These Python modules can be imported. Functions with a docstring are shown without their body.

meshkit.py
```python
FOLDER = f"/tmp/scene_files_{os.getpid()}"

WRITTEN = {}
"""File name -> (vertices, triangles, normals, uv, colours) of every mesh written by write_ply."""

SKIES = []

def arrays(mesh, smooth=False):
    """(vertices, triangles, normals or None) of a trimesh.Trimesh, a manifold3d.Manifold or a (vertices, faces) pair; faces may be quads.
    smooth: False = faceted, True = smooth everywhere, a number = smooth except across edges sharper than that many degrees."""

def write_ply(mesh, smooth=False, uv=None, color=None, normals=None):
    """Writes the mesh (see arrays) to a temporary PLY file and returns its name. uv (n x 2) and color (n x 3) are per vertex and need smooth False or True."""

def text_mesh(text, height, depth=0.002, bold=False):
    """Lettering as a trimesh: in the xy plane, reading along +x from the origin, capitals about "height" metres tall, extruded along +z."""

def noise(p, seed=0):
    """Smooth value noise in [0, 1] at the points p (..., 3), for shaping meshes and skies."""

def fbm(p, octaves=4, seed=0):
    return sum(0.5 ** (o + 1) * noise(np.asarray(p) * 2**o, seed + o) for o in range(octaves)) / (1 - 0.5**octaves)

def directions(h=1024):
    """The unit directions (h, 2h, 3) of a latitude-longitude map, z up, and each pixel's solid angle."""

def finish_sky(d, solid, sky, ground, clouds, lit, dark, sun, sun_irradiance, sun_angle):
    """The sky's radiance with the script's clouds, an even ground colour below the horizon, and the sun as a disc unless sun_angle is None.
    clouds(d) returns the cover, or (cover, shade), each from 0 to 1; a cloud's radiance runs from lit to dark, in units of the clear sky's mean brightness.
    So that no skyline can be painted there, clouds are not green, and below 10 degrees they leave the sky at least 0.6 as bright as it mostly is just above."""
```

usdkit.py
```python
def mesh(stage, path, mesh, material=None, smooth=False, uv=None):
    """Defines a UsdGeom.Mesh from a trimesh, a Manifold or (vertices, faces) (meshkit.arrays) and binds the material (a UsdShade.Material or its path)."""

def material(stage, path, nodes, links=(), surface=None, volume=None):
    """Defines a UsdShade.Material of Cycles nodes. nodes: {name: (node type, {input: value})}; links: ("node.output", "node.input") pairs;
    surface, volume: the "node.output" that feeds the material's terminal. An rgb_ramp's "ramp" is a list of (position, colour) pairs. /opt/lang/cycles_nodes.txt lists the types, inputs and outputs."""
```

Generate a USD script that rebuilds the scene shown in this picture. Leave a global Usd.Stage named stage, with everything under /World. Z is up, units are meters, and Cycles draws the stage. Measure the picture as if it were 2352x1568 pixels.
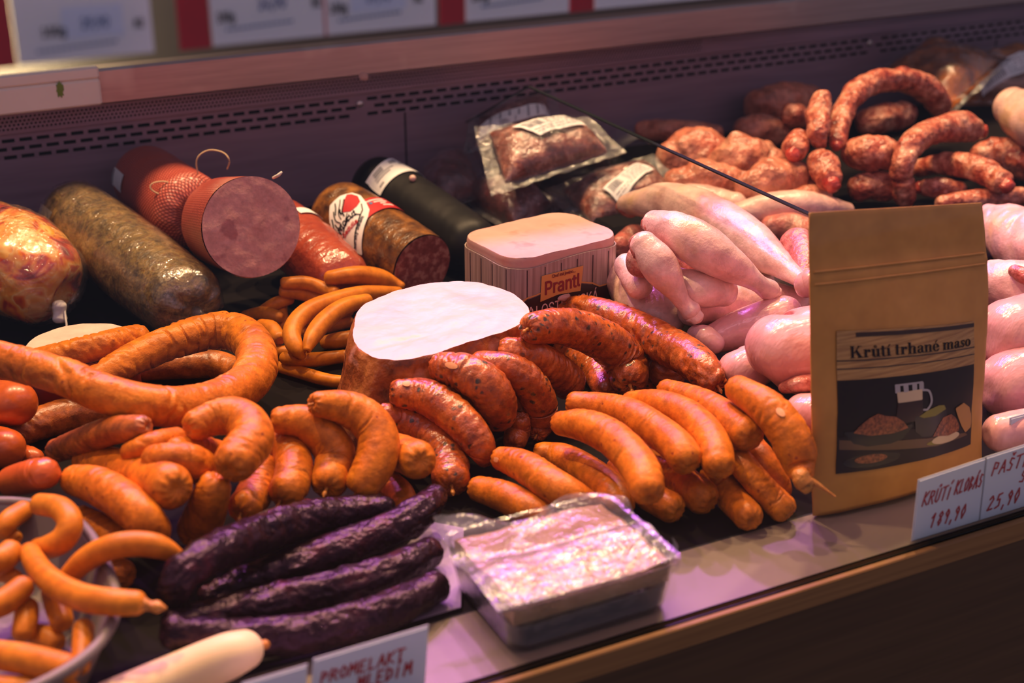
import math, random, numpy as np, trimesh, usdkit, meshkit
from scipy.optimize import linprog
from shapely.geometry import Polygon, LineString, Point, box as sbox
from shapely.ops import unary_union
from pxr import Usd, UsdGeom, UsdLux, UsdShade, Gf, Sdf

random.seed(5)
RNG = np.random.default_rng(5)
stage = Usd.Stage.CreateInMemory()
UsdGeom.SetStageUpAxis(stage, 'Z')
UsdGeom.Xform.Define(stage, '/World')
UsdGeom.Scope.Define(stage, '/World/Looks')

# ------------------------------------------------------------------ camera
FPX = 3267.0                                   # focal length in pixels of the 2352 px wide frame (50 mm lens)
PITCH, HEAD = math.radians(23.55), math.radians(26.9)
hv = np.array([math.sin(HEAD), math.cos(HEAD), 0.0])
RV = np.array([math.cos(HEAD), -math.sin(HEAD), 0.0])
FV = hv * math.cos(PITCH) - np.array([0, 0, math.sin(PITCH)])
UV_ = np.cross(RV, FV)
CAM = np.array([0.0, 0.0, 0.5])
EXPOSURE = 1.6
cam = UsdGeom.Camera.Define(stage, '/World/camera')
cam.CreateHorizontalApertureAttr(36.0)
cam.CreateVerticalApertureAttr(24.0)
cam.CreateFocalLengthAttr(36.0 * FPX / 2352.0)
cam.CreateFStopAttr(5.6)
cam.CreateFocusDistanceAttr(1.12)
cam.CreateClippingRangeAttr(Gf.Vec2f(0.05, 50.0))
cam.CreateExposureAttr(EXPOSURE)
M = np.eye(4)
M[0, :3], M[1, :3], M[2, :3], M[3, :3] = RV, UV_, -FV, CAM
cam.AddTransformOp().Set(Gf.Matrix4d(*M.ravel().tolist()))

# ------------------------------------------------------------------ light
def aim(prim, eye, at):
    eye, at = np.array(eye, float), np.array(at, float)
    z = eye - at
    z /= np.linalg.norm(z)
    x = np.cross([0, 1, 0.001], z)
    x /= np.linalg.norm(x)
    y = np.cross(z, x)
    m = np.eye(4)
    m[0, :3], m[1, :3], m[2, :3], m[3, :3] = x, y, z, eye
    UsdGeom.Xformable(prim).AddTransformOp().Set(Gf.Matrix4d(*m.ravel().tolist()))

def disk(name, eye, at, rad, power, color, cone=None):
    l = UsdLux.DiskLight.Define(stage, '/World/' + name)
    l.CreateRadiusAttr(rad)
    l.CreateIntensityAttr(power)
    l.CreateColorAttr(Gf.Vec3f(*color))
    if cone:
        s = UsdLux.ShapingAPI.Apply(l.GetPrim())
        s.CreateShapingConeAngleAttr(cone)
        s.CreateShapingConeSoftnessAttr(0.3)
    aim(l, eye, at)

def rect(name, eye, at, w, h, power, color):
    l = UsdLux.RectLight.Define(stage, '/World/' + name)
    l.CreateWidthAttr(w)
    l.CreateHeightAttr(h)
    l.CreateIntensityAttr(power)
    l.CreateColorAttr(Gf.Vec3f(*color))
    aim(l, eye, at)

dome = UsdLux.DomeLight.Define(stage, '/World/shop_ambient')
dome.CreateIntensityAttr(0.024)
dome.CreateColorAttr(Gf.Vec3f(0.75, 0.72, 1.0))
WARM, MEAT, VIOLET = (1.0, 0.63, 0.33), (0.72, 0.20, 0.92), (1.0, 0.50, 0.62)
for i, x in enumerate((-0.25, 0.45, 1.15, 1.85)):      # ceiling spotlights over the counter
    disk(f'warm_spot_{i + 1:03d}', (x, 1.62, 2.15), (x, 1.1, 0.0), 0.05, 460.0, WARM)
for i, x in enumerate((0.0, 0.6, 1.2, 1.8)):           # violet-pink meat lamps farther back
    disk(f'meat_spot_{i + 1:03d}', (x, 2.63, 2.15), (x, 0.85, 0.0), 0.05, 330.0, MEAT)
rect('canopy_tube', (0.55, 0.70, 0.455), (0.55, 0.86, 0.0), 2.2, 0.03, 2.0, VIOLET)   # meat-display tube under the front canopy

disk('back_room_lamp', (0.4, 3.7, 0.80), (0.4, 1.4, 0.2), 0.12, 22.0, (1.0, 0.70, 0.36))     # lamp in the room behind, low over the worktop

# ------------------------------------------------------------------ helpers: rays and points
def ray(u, v):
    return FV + (u - 1176) / FPX * RV + (784 - v) / FPX * UV_
def on_z(u, v, z):
    d = ray(u, v)
    return CAM + d * ((z - CAM[2]) / d[2])
def on_y(u, v, y):
    d = ray(u, v)
    return CAM + d * ((y - CAM[1]) / d[1])
def on_x(u, v, x):
    d = ray(u, v)
    return CAM + d * ((x - CAM[0]) / d[0])

def catmull(p, n):
    p = np.asarray(p, float)
    if p.ndim == 1:
        p = p[:, None]
    if len(p) == 1:
        return np.repeat(p, n, 0)
    if len(p) == 2:
        t = np.linspace(0, 1, n)[:, None]
        return p[0] * (1 - t) + p[1] * t
    q = np.vstack([2 * p[0] - p[1], p, 2 * p[-1] - p[-2]])
    t = np.linspace(0, len(p) - 1, n)
    i = np.minimum(t.astype(int), len(p) - 2)
    f = (t - i)[:, None]
    a, b, c, d = q[i], q[i + 1], q[i + 2], q[i + 3]
    return 0.5 * ((2 * b) + (c - a) * f + (2 * a - 5 * b + 4 * c - d) * f ** 2 + (3 * b - a - 3 * c + d) * f ** 3)

# ------------------------------------------------------------------ helpers: scene objects
USED = {}
def numbered(parent, name):
    k = USED.setdefault((parent, name), 0)
    USED[(parent, name)] += 1
    return f'{parent}/{name}' if k == 0 else f'{parent}/{name}_{k:03d}'

BASE = {}
def thing(name, label, cat, base=(0, 0, 0), group=None, kind=None):
    path = numbered('/World', name)
    x = UsdGeom.Xform.Define(stage, path)
    x.AddTranslateOp().Set(Gf.Vec3d(*map(float, base)))
    p = x.GetPrim()
    p.SetCustomDataByKey('label', label)
    p.SetCustomDataByKey('category', cat)
    if group:
        p.SetCustomDataByKey('group', group)
    if kind:
        p.SetCustomDataByKey('kind', kind)
    BASE[path] = np.array(base, float)
    return path

def part(parent, name, mesh, mat, smooth=True, uv=None, label=None, kind=None):
    """One mesh (world coordinates) under a thing or under a part."""
    path = numbered(parent, name)
    top = '/'.join(path.split('/')[:3])
    if isinstance(mesh, trimesh.Trimesh):
        mesh = (np.array(mesh.vertices), np.array(mesh.faces))
    v, f = mesh
    m = usdkit.mesh(stage, path, (np.asarray(v) - BASE[top], f), '/World/Looks/' + mat, smooth=smooth, uv=uv)
    if label:
        m.GetPrim().SetCustomDataByKey('label', label)
    if kind:
        m.GetPrim().SetCustomDataByKey('kind', kind)
    return path

def tri(f):
    f = np.asarray(f)
    return np.vstack([f[:, [0, 1, 2]], f[:, [0, 2, 3]]]) if f.shape[1] == 4 else f

def grid_faces(n, m, wrap):
    i, j = np.meshgrid(np.arange(n - 1), np.arange(m if wrap else m - 1), indexing='ij')
    k = (j + 1) % m
    q = np.stack([i * m + j, i * m + k, (i + 1) * m + k, (i + 1) * m + j], -1).reshape(-1, 4)
    return tri(q)

def bx(c, s, bev=0.0):
    """Box with centre c, size s, optional rounded edges."""
    c, s = np.array(c, float), np.array(s, float)
    if bev <= 0:
        m = trimesh.creation.box(s)
        m.apply_translation(c)
        return m
    pts = []
    for k in range(3):
        e = s / 2 - bev
        e[k] = s[k] / 2
        pts += [[a * e[0], b * e[1], d * e[2]] for a in (-1, 1) for b in (-1, 1) for d in (-1, 1)]
    m = trimesh.convex.convex_hull(np.array(pts))
    m.apply_translation(c)
    return m

def join(ms):
    return trimesh.util.concatenate(ms)

def extrude(poly, h):
    gs = getattr(poly, 'geoms', [poly])
    return join([trimesh.creation.extrude_polygon(g, h, engine='earcut') for g in gs if g.area > 0])

def place(mesh, o, x, y, z):
    """local (x, y, z) mesh coordinates to world axes at o."""
    m = mesh.copy()
    v = np.array(m.vertices)
    m.vertices = np.asarray(o) + v[:, :1] * np.asarray(x) + v[:, 1:2] * np.asarray(y) + v[:, 2:3] * np.asarray(z)
    if np.dot(np.cross(x, y), z) < 0:
        m.invert()
    return m

class Tube:
    """A swept body: centre line P, radii R, frames with theta = 0 upwards."""
    def __init__(s, P, R, flat=1.0):
        s.P, s.R, s.flat = np.asarray(P, float), np.asarray(R, float), flat
        d = np.diff(s.P, axis=0)
        s.L = np.concatenate([[0], np.cumsum(np.linalg.norm(d, axis=1))])
        t = np.gradient(s.P, axis=0)
        s.T = t / (np.linalg.norm(t, axis=1, keepdims=True) + 1e-12)
        up = np.array([0, 0, 1.0])
        n = up - s.T * (s.T @ up)[:, None]
        bad = np.linalg.norm(n, axis=1) < 0.25
        if bad.any():
            n[bad] = -hv - s.T[bad] * (s.T[bad] @ -hv)[:, None]
        s.N = n / np.linalg.norm(n, axis=1, keepdims=True)
        s.B = np.cross(s.T, s.N)
    def at(s, l, th, off=0.0, scale=1.0):
        """points at arc length l (array), angle th (array)."""
        l = np.asarray(l, float)
        f = lambda a: np.stack([np.interp(l, s.L, a[:, k]) for k in range(3)], -1)
        r = (np.interp(l, s.L, s.R) * scale + off)[..., None]
        th = np.asarray(th)[..., None]
        return f(s.P) + r * (np.cos(th) * s.flat * f(s.N) + np.sin(th) * f(s.B))

def sweep(P, R, m=28, n=48, flat=1.0, low=0.05, lowf=45.0, wrink=0.0, wf=260.0, wa=1.2, pucker=0.0, sharp=0.55, creases=0, cdepth=0.05, caps=('round', 'round'), seed=0, blunt=0.85, dimple=0.25):
    """Swept body with rounded, puckered or flat ends. Returns (V, F, uv, Tube)."""
    P = np.asarray(P, float)
    R = np.asarray(R, float)
    L = np.concatenate([[0], np.cumsum(np.linalg.norm(np.diff(P, axis=0), axis=1))])
    l = np.linspace(0, L[-1], n)
    C = np.stack([np.interp(l, L, P[:, k]) for k in range(3)], -1)
    r = np.interp(l, L, R)
    if n > 6:                                           # smooth the polyline's corners
        for _ in range(2):
            C[1:-1] = 0.25 * C[:-2] + 0.5 * C[1:-1] + 0.25 * C[2:]
            r[1:-1] = 0.25 * r[:-2] + 0.5 * r[1:-1] + 0.25 * r[2:]
    t0, t1 = C[0] - C[1], C[-1] - C[-2]
    t0, t1 = t0 / np.linalg.norm(t0), t1 / np.linalg.norm(t1)
    ph = np.linspace(0, np.pi / 2, 9)[1:]
    prof = np.cos(ph)
    prof[-1] = 0.0
    ext = np.sin(ph)
    cl, cr, mask = [C], [r], [np.zeros(len(C))]
    endw = np.ones(len(C))
    if caps[0] == 'round':
        k = ext[::-1, None] * r[0] * blunt
        cl.insert(0, C[0] + t0 * k)
        cr.insert(0, prof[::-1] * r[0])
        mask.insert(0, ext[::-1])
    if caps[1] == 'round':
        cl.append(C[-1] + t1 * ext[:, None] * r[-1] * blunt)
        cr.append(prof * r[-1])
        mask.append(ext)
    C2, r2, mk = np.vstack(cl), np.concatenate(cr), np.concatenate(mask)
    tb = Tube(C, r, flat)
    full = Tube(C2 + 0, r2, flat)
    a, b = (len(ext) if caps[0] == 'round' else 0), (len(ext) if caps[1] == 'round' else 0)
    if a:                                               # caps keep the frame of the end they close
        full.N[:a], full.B[:a] = tb.N[0], tb.B[0]
    if b:
        full.N[-b:], full.B[-b:] = tb.N[-1], tb.B[-1]
    full.N[a:len(C2) - b], full.B[a:len(C2) - b] = tb.N, tb.B
    th = np.arange(m) / m * 2 * np.pi + np.pi           # the seam runs along the underside
    ct, st = np.cos(th)[None, :, None], np.sin(th)[None, :, None]
    dirv = ct * full.N[:, None] + st * full.B[:, None]
    V = C2[:, None] + r2[:, None, None] * (ct * flat * full.N[:, None] + st * full.B[:, None])
    rr = np.maximum(r2, 1e-4)[:, None]
    rm = r.mean()
    s0 = seed * 7.31
    disp = low * 2 * (meshkit.fbm(V * lowf + s0, 3, seed) - 0.5) * np.minimum(rr, rm)
    if wrink:
        q = np.stack([np.broadcast_to(full.L[:, None] * wf + s0, V.shape[:2]), np.broadcast_to(np.cos(th)[None] * wa, V.shape[:2]), np.broadcast_to(np.sin(th)[None] * wa, V.shape[:2])], -1)
        q = q + 0.8 * meshkit.noise(V * 60 + s0, seed)[..., None]
        w = 1 - np.abs(2 * meshkit.noise(q, seed + 3) - 1)
        msk = np.clip(meshkit.noise(V * 35 + s0 + 9, seed + 5) * 2.2 - 0.6, 0, 1)
        disp = disp - wrink * np.clip(w - sharp, 0, 1) / (1 - sharp) * msk * rm * (1 - 0.7 * mk[:, None])
    if pucker:
        kf = 9 + seed % 3
        q_ = np.clip(mk[:, None], 0, 1)
        disp = disp + pucker * np.cos(kf * th[None] + seed + 0.8 * np.sin(2 * th[None] + seed)) * 5.0 * q_ ** 4 * (1 - q_ ** 6) * rm * 0.45
    if creases:
        g_ = np.random.default_rng(1000 + seed)
        for _ in range(creases):
            sk, tk, aw, sl = g_.uniform(0.06, 0.94) * full.L[-1], g_.uniform(-2.4, 2.4), g_.uniform(0.5, 1.3), g_.uniform(-0.4, 0.4) * rm
            dt = (th[None] - tk + 5 * np.pi) % (2 * np.pi) - np.pi
            ds = full.L[:, None] - sk - sl * dt - 0.0012 * np.sin(dt * 5 + sk * 900)
            win = np.clip(1 - (np.abs(dt) / aw) ** 2, 0, 1)
            disp = disp - cdepth * rm * g_.uniform(0.5, 1.2) * (np.exp(-(ds / 0.0011) ** 2) - 0.45 * np.exp(-((np.abs(ds) - 0.003) / 0.0018) ** 2)) * win * (1 - mk[:, None])
    V = V + dirv * disp[..., None]
    if dimple and (a or b):                             # draw the very tip in a little
        pull = np.where(mk > 0.9, (mk - 0.9) / 0.1, 0) * dimple * rm
        if a:
            V[:a] -= t0 * pull[:a, None, None]
        if b:
            V[-b:] -= t1 * pull[-b:, None, None]
    nn = len(C2)
    uv = np.stack([np.broadcast_to(full.L[:, None], (nn, m)), np.broadcast_to(th[None] * rm, (nn, m))], -1).reshape(-1, 2)
    F = grid_faces(nn, m, True)
    V = V.reshape(-1, 3)
    # faces already look outwards
    tb.full, tb.t0, tb.t1 = full, t0, t1
    tb.tip0 = C[0] + t0 * r[0] * blunt * (a > 0)
    tb.tip1 = C[-1] + t1 * r[-1] * blunt * (b > 0)
    if not a or not b:                                  # flat ends closed by a fan
        extra, fs = [], []
        base = len(V)
        for end, cap in ((0, caps[0]), (1, caps[1])):
            if cap == 'flat':
                ring = np.arange(m) + (0 if end == 0 else (nn - 1) * m)
                extra.append(V[ring].mean(0))
                c = base + len(extra) - 1
                nx = np.roll(ring, -1)
                fs.append(np.stack([np.full(m, c), ring, nx], 1)[:, ::(1 if end == 0 else -1)])
        if extra:
            V = np.vstack([V, extra])
            F = np.vstack([F] + fs)
            uv = np.vstack([uv, np.zeros((len(extra), 2))])
    return V, F, uv, tb

def patch(tb, l0, l1, t0, t1, off, n=24, m=24, outline=None, thick=0.0004):
    """A thin sheet lying on a tube. outline: a shapely polygon in the unit square, else the full rectangle."""
    if outline is None:
        g = np.stack(np.meshgrid(np.linspace(0, 1, n), np.linspace(0, 1, m), indexing='ij'), -1).reshape(-1, 2)
        F = grid_faces(n, m, False)
    else:
        t = extrude(outline, 1.0)
        t = t.subdivide_to_size(0.09, max_iter=6)
        g3 = np.array(t.vertices)
        P = tb.at(l0 + (l1 - l0) * g3[:, 0], t0 + (t1 - t0) * g3[:, 1], off + thick * g3[:, 2])
        return P, np.array(t.faces)
    P0 = tb.at(l0 + (l1 - l0) * g[:, 0], t0 + (t1 - t0) * g[:, 1], off)
    P1 = tb.at(l0 + (l1 - l0) * g[:, 0], t0 + (t1 - t0) * g[:, 1], off + thick)
    k = len(P0)
    idx = np.arange(k).reshape(n, m)
    rim = np.concatenate([idx[0, :], idx[1:, -1], idx[-1, -2::-1], idx[-2:0:-1, 0]])
    nx = np.roll(rim, -1)
    side = np.vstack([np.stack([rim, nx, nx + k], 1), np.stack([rim, nx + k, rim + k], 1)])
    return np.vstack([P0, P1]), np.vstack([F, F[:, ::-1] + k, side])

# ------------------------------------------------------------------ materials
def pmat(name, stops, scale=30.0, detail=4.0, rough=0.45, bump=None, spec=0.5, coat=0.0, coat_rough=0.15, metallic=0.0, sss=0.0, sss_r=(1, 0.35, 0.2), sss_scale=0.004,
         specks=None, mott=None, tint=None, stretch=None, uv=False, trans=0.0, distort=0.0, blot=None, noise_rough=0.55):
    """Principled material: noise -> ramp, optional dark specks (scale, size, colour, amount), optional blotches (scale, lo, hi, colour), bump (scale, strength)."""
    N = {'p': ('principled_bsdf', {'roughness': rough, 'specular_ior_level': spec, 'coat_weight': coat, 'coat_roughness': coat_rough, 'metallic': metallic}),
         'n': ('noise_texture', {'scale': scale, 'detail': detail, 'roughness': noise_rough, 'distortion': distort}), 'r': ('rgb_ramp', {'ramp': stops})}
    Lk = []
    if tint:
        N['p'][1]['specular_tint'] = tint
    if sss:
        N['p'][1].update(subsurface_weight=sss, subsurface_scale=sss_scale, subsurface_radius=sss_r)
    if uv:
        N['g'] = ('uvmap', {'attribute': 'st'})
        src = 'g.UV'
    else:
        N['g'] = ('geometry', {})
        src = 'g.position'
    if stretch:
        N['m'] = ('mapping', {'scale': stretch})
        Lk.append((src, 'm.vector'))
        src2 = 'm.vector'
    else:
        src2 = src
    Lk += [(src2, 'n.vector'), ('n.fac', 'r.fac')]
    col = 'r.color'
    if not uv and False:
        pass
    gp = src
    if blot:
        bs, lo, hi, bc = blot
        N['bn'] = ('noise_texture', {'scale': bs, 'detail': 3.0, 'roughness': 0.6})
        N['bm'] = ('map_range', {'from_min': lo, 'from_max': hi, 'to_min': 0.0, 'to_max': 1.0, 'clamp': True})
        N['bx'] = ('mix', {'color2': bc})
        Lk += [(gp, 'bn.vector'), ('bn.fac', 'bm.value'), ('bm.result', 'bx.fac'), (col, 'bx.color1')]
        col = 'bx.color'
    if specks:
        ss, size, sc, amt = specks
        N['v'] = ('voronoi_texture', {'scale': ss, 'feature': 'f1', 'randomness': 1.0})
        N['vw'] = ('noise_texture', {'scale': ss * 1.7, 'detail': 1.0})
        N['va'] = ('math', {'math_type': 'multiply_add', 'value2': 0.75})
        N['vm'] = ('map_range', {'from_min': size, 'from_max': size * 1.35, 'to_min': 1.0, 'to_max': 0.0, 'clamp': True})
        N['vn'] = ('noise_texture', {'scale': ss * 0.23, 'detail': 0.0})
        N['vk'] = ('map_range', {'from_min': 1 - amt, 'from_max': 1 - amt + 0.08, 'to_min': 0.0, 'to_max': 1.0, 'clamp': True})
        N['vx'] = ('math', {'math_type': 'multiply'})
        N['vc'] = ('mix', {'color2': sc})
        Lk += [(gp, 'v.vector'), (gp, 'vw.vector'), ('vw.fac', 'va.value1'), ('v.distance', 'va.value3'), ('va.value', 'vm.value'), (gp, 'vn.vector'), ('vn.fac', 'vk.value'), ('vm.result', 'vx.value1'), ('vk.result', 'vx.value2'), ('vx.value', 'vc.fac'), (col, 'vc.color1')]
        col = 'vc.color'
    if mott:
        N['mo'] = ('noise_texture', {'scale': mott[0], 'detail': 3.0, 'roughness': 0.68})
        N['mr'] = ('map_range', {'from_min': 0.32, 'from_max': 0.62, 'to_min': 1.0 - mott[1], 'to_max': 1.0 + mott[1] * 0.25})
        N['mc'] = ('mix', {'mix_type': 'multiply', 'fac': 1.0})
        Lk += [(gp, 'mo.vector'), ('mo.fac', 'mr.value'), (col, 'mc.color1'), ('mr.result', 'mc.color2')]
        col = 'mc.color'
    Lk.append((col, 'p.base_color'))
    if bump:
        N['b'] = ('noise_texture', {'scale': bump[0], 'detail': 2.0, 'roughness': 0.6})
        N['bb'] = ('bump', {'strength': bump[1], 'distance': bump[2] if len(bump) > 2 else 0.001})
        Lk += [(src2, 'b.vector'), ('b.fac', 'bb.height'), ('bb.normal', 'p.normal')]
        if coat:
            Lk.append(('bb.normal', 'p.coat_normal'))
    usdkit.material(stage, '/World/Looks/' + name, N, Lk, surface='p.BSDF')

def flat(name, c, rough=0.6, metallic=0.0, spec=0.4):
    usdkit.material(stage, '/World/Looks/' + name, {'p': ('principled_bsdf', {'base_color': c, 'roughness': rough, 'metallic': metallic, 'specular_ior_level': spec})}, [], surface='p.BSDF')

def film(name, tint=(0.97, 0.96, 0.97), haze=0.08, rough=0.09, bscale=90.0, bstr=0.5, gain=1.0, hazec=(0.8, 0.8, 0.82), base=0.05):
    """Clear plastic: transparent, glossy by fresnel, a little whitish scatter; crumpled by bump."""
    N = {'t': ('transparent_bsdf', {'color': tint}), 'g': ('glossy_bsdf', {'color': (gain, gain, gain), 'roughness': rough}), 'd': ('diffuse_bsdf', {'color': hazec}),
         'lw': ('layer_weight', {'blend': 0.5}), 'pw': ('math', {'math_type': 'power', 'value2': 5.0}), 'f': ('math', {'math_type': 'multiply_add', 'value2': 0.9, 'value3': base}), 'geo': ('geometry', {}), 'n': ('noise_texture', {'scale': bscale, 'detail': 3.0, 'distortion': 1.2}), 'b': ('bump', {'strength': bstr, 'distance': 0.004}),
         'm1': ('mix_closure', {'fac': haze}), 'm2': ('mix_closure', {})}
    Lk = [('geo.position', 'n.vector'), ('n.fac', 'b.height'), ('b.normal', 'g.normal'), ('t.BSDF', 'm1.closure1'), ('d.BSDF', 'm1.closure2'), ('lw.facing', 'pw.value1'), ('pw.value', 'f.value1'), ('f.value', 'm2.fac'), ('b.normal', 'lw.normal'), ('m1.closure', 'm2.closure1'), ('g.BSDF', 'm2.closure2')]
    usdkit.material(stage, '/World/Looks/' + name, N, Lk, surface='m2.closure')

def wood(name, c1, c2, axis=(2.0, 60.0, 60.0), rough=0.5, scale=3.0):
    pmat(name, [(0.25, c1), (0.75, c2)], scale=scale, detail=6.0, rough=rough, stretch=axis, bump=(scale * 2, 0.1, 0.001))

# sausages
pmat('orange_casing', [(0.3, (0.45, 0.108, 0.005)), (0.52, (0.60, 0.164, 0.008)), (0.75, (0.72, 0.225, 0.014))], scale=42, rough=0.40, mott=(130, 0.38), bump=(300, 0.28, 0.0014), specks=(190, 0.44, (0.28, 0.05, 0.010), 0.42), spec=0.24)
pmat('smooth_casing', [(0.3, (0.52, 0.148, 0.007)), (0.7, (0.68, 0.228, 0.014))], scale=30, rough=0.40, mott=(120, 0.22), bump=(300, 0.05, 0.001), spec=0.24)
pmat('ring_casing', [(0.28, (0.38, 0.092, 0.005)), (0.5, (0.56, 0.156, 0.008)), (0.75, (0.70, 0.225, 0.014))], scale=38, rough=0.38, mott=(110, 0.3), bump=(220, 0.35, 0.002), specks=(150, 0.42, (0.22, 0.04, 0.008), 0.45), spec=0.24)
pmat('dark_casing', [(0.3, (0.30, 0.070, 0.008)), (0.6, (0.50, 0.14, 0.014)), (0.78, (0.62, 0.19, 0.022))], scale=45, rough=0.4, mott=(110, 0.5), bump=(350, 0.25, 0.0015), coat=0.15, coat_rough=0.25)  # brown casing; for the sausages by the ring, shade put into the colour
pmat('red_casing', [(0.3, (0.55, 0.090, 0.010)), (0.7, (0.66, 0.130, 0.016))], scale=30, rough=0.34, mott=(110, 0.2), bump=(260, 0.08, 0.001), coat=0.2, coat_rough=0.2)
pmat('herb_casing', [(0.3, (0.32, 0.055, 0.007)), (0.55, (0.47, 0.105, 0.012)), (0.8, (0.62, 0.18, 0.022))], scale=50, rough=0.34, mott=(140, 0.45), bump=(260, 0.4, 0.0018), specks=(150, 0.52, (0.055, 0.038, 0.022), 0.56), coat=0.2, coat_rough=0.22)
pmat('blood_casing', [(0.3, (0.004, 0.0012, 0.002)), (0.58, (0.012, 0.003, 0.005)), (0.78, (0.06, 0.008, 0.012))], scale=55, rough=0.32, spec=0.34, tint=(0.95, 0.55, 0.85), bump=(210, 0.75, 0.0022), specks=(55, 0.52, (0.20, 0.022, 0.018), 0.36), coat=0.0)  # specular tint puts the violet lamp sheen into the casing
pmat('white_casing', [(0.3, (0.74, 0.54, 0.27)), (0.7, (0.80, 0.62, 0.36))], scale=20, rough=0.45, spec=0.3)
pmat('casing_tie', [(0.3, (0.42, 0.13, 0.012)), (0.7, (0.66, 0.27, 0.04))], scale=150, rough=0.4, bump=(500, 0.4, 0.002))
pmat('pale_patch', [(0.3, (0.66, 0.27, 0.08)), (0.7, (0.74, 0.36, 0.15))], scale=200, rough=0.5)  # paler colour for small spots on some casings
pmat('metal_clip', [(0, (0.6, 0.58, 0.55)), (1, (0.75, 0.72, 0.7))], metallic=0.9, rough=0.35)
# meats
pmat('cooked_ham', [(0.3, (0.50, 0.27, 0.22)), (0.6, (0.56, 0.33, 0.27)), (0.8, (0.53, 0.30, 0.24))], scale=22, detail=5, rough=0.55, bump=(300, 0.12, 0.001), blot=(30, 0.58, 0.68, (0.52, 0.23, 0.18)))
pmat('smoked_pork_face', [(0.25, (0.54, 0.39, 0.32)), (0.5, (0.60, 0.47, 0.395)), (0.8, (0.50, 0.32, 0.27))], scale=14, detail=6, rough=0.45, bump=(120, 0.3, 0.0018), distort=0.8)
pmat('smoked_rind', [(0.32, (0.07, 0.018, 0.005)), (0.48, (0.30, 0.080, 0.014)), (0.66, (0.58, 0.22, 0.05))], scale=42, detail=6, rough=0.34, bump=(180, 0.5, 0.002), coat=0.3, coat_rough=0.25, blot=(24, 0.58, 0.70, (0.66, 0.34, 0.22)))
pmat('mortadella', [(0.3, (0.58, 0.26, 0.215)), (0.6, (0.65, 0.32, 0.27)), (0.8, (0.70, 0.38, 0.32))], scale=70, detail=6, rough=0.5, bump=(400, 0.25, 0.001), blot=(34, 0.62, 0.67, (0.44, 0.17, 0.155)), mott=(160, 0.2))
pmat('ham_slice', [(0.3, (0.70, 0.40, 0.33)), (0.6, (0.76, 0.48, 0.40)), (0.8, (0.80, 0.56, 0.46))], scale=60, detail=6, rough=0.45, bump=(300, 0.25, 0.001))
pmat('salami_face', [(0.38, (0.20, 0.035, 0.025)), (0.5, (0.27, 0.06, 0.045)), (0.62, (0.44, 0.18, 0.13))], scale=150, detail=3, rough=0.5, bump=(300, 0.2, 0.001))
pmat('salami_skin', [(0.32, (0.035, 0.012, 0.003)), (0.5, (0.13, 0.048, 0.008)), (0.64, (0.27, 0.105, 0.016)), (0.78, (0.42, 0.20, 0.04))], scale=75, detail=5, rough=0.34, bump=(220, 0.45, 0.002), coat=0.3, coat_rough=0.2)
pmat('red_salami_skin', [(0.3, (0.24, 0.032, 0.016)), (0.6, (0.36, 0.06, 0.026)), (0.82, (0.46, 0.11, 0.05))], scale=60, detail=5, rough=0.3, bump=(160, 0.5, 0.002), coat=0.4, coat_rough=0.15)
pmat('black_casing', [(0.3, (0.005, 0.005, 0.005)), (0.7, (0.010, 0.009, 0.009))], scale=30, rough=0.45, spec=0.2, bump=(60, 0.1, 0.002))
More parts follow.
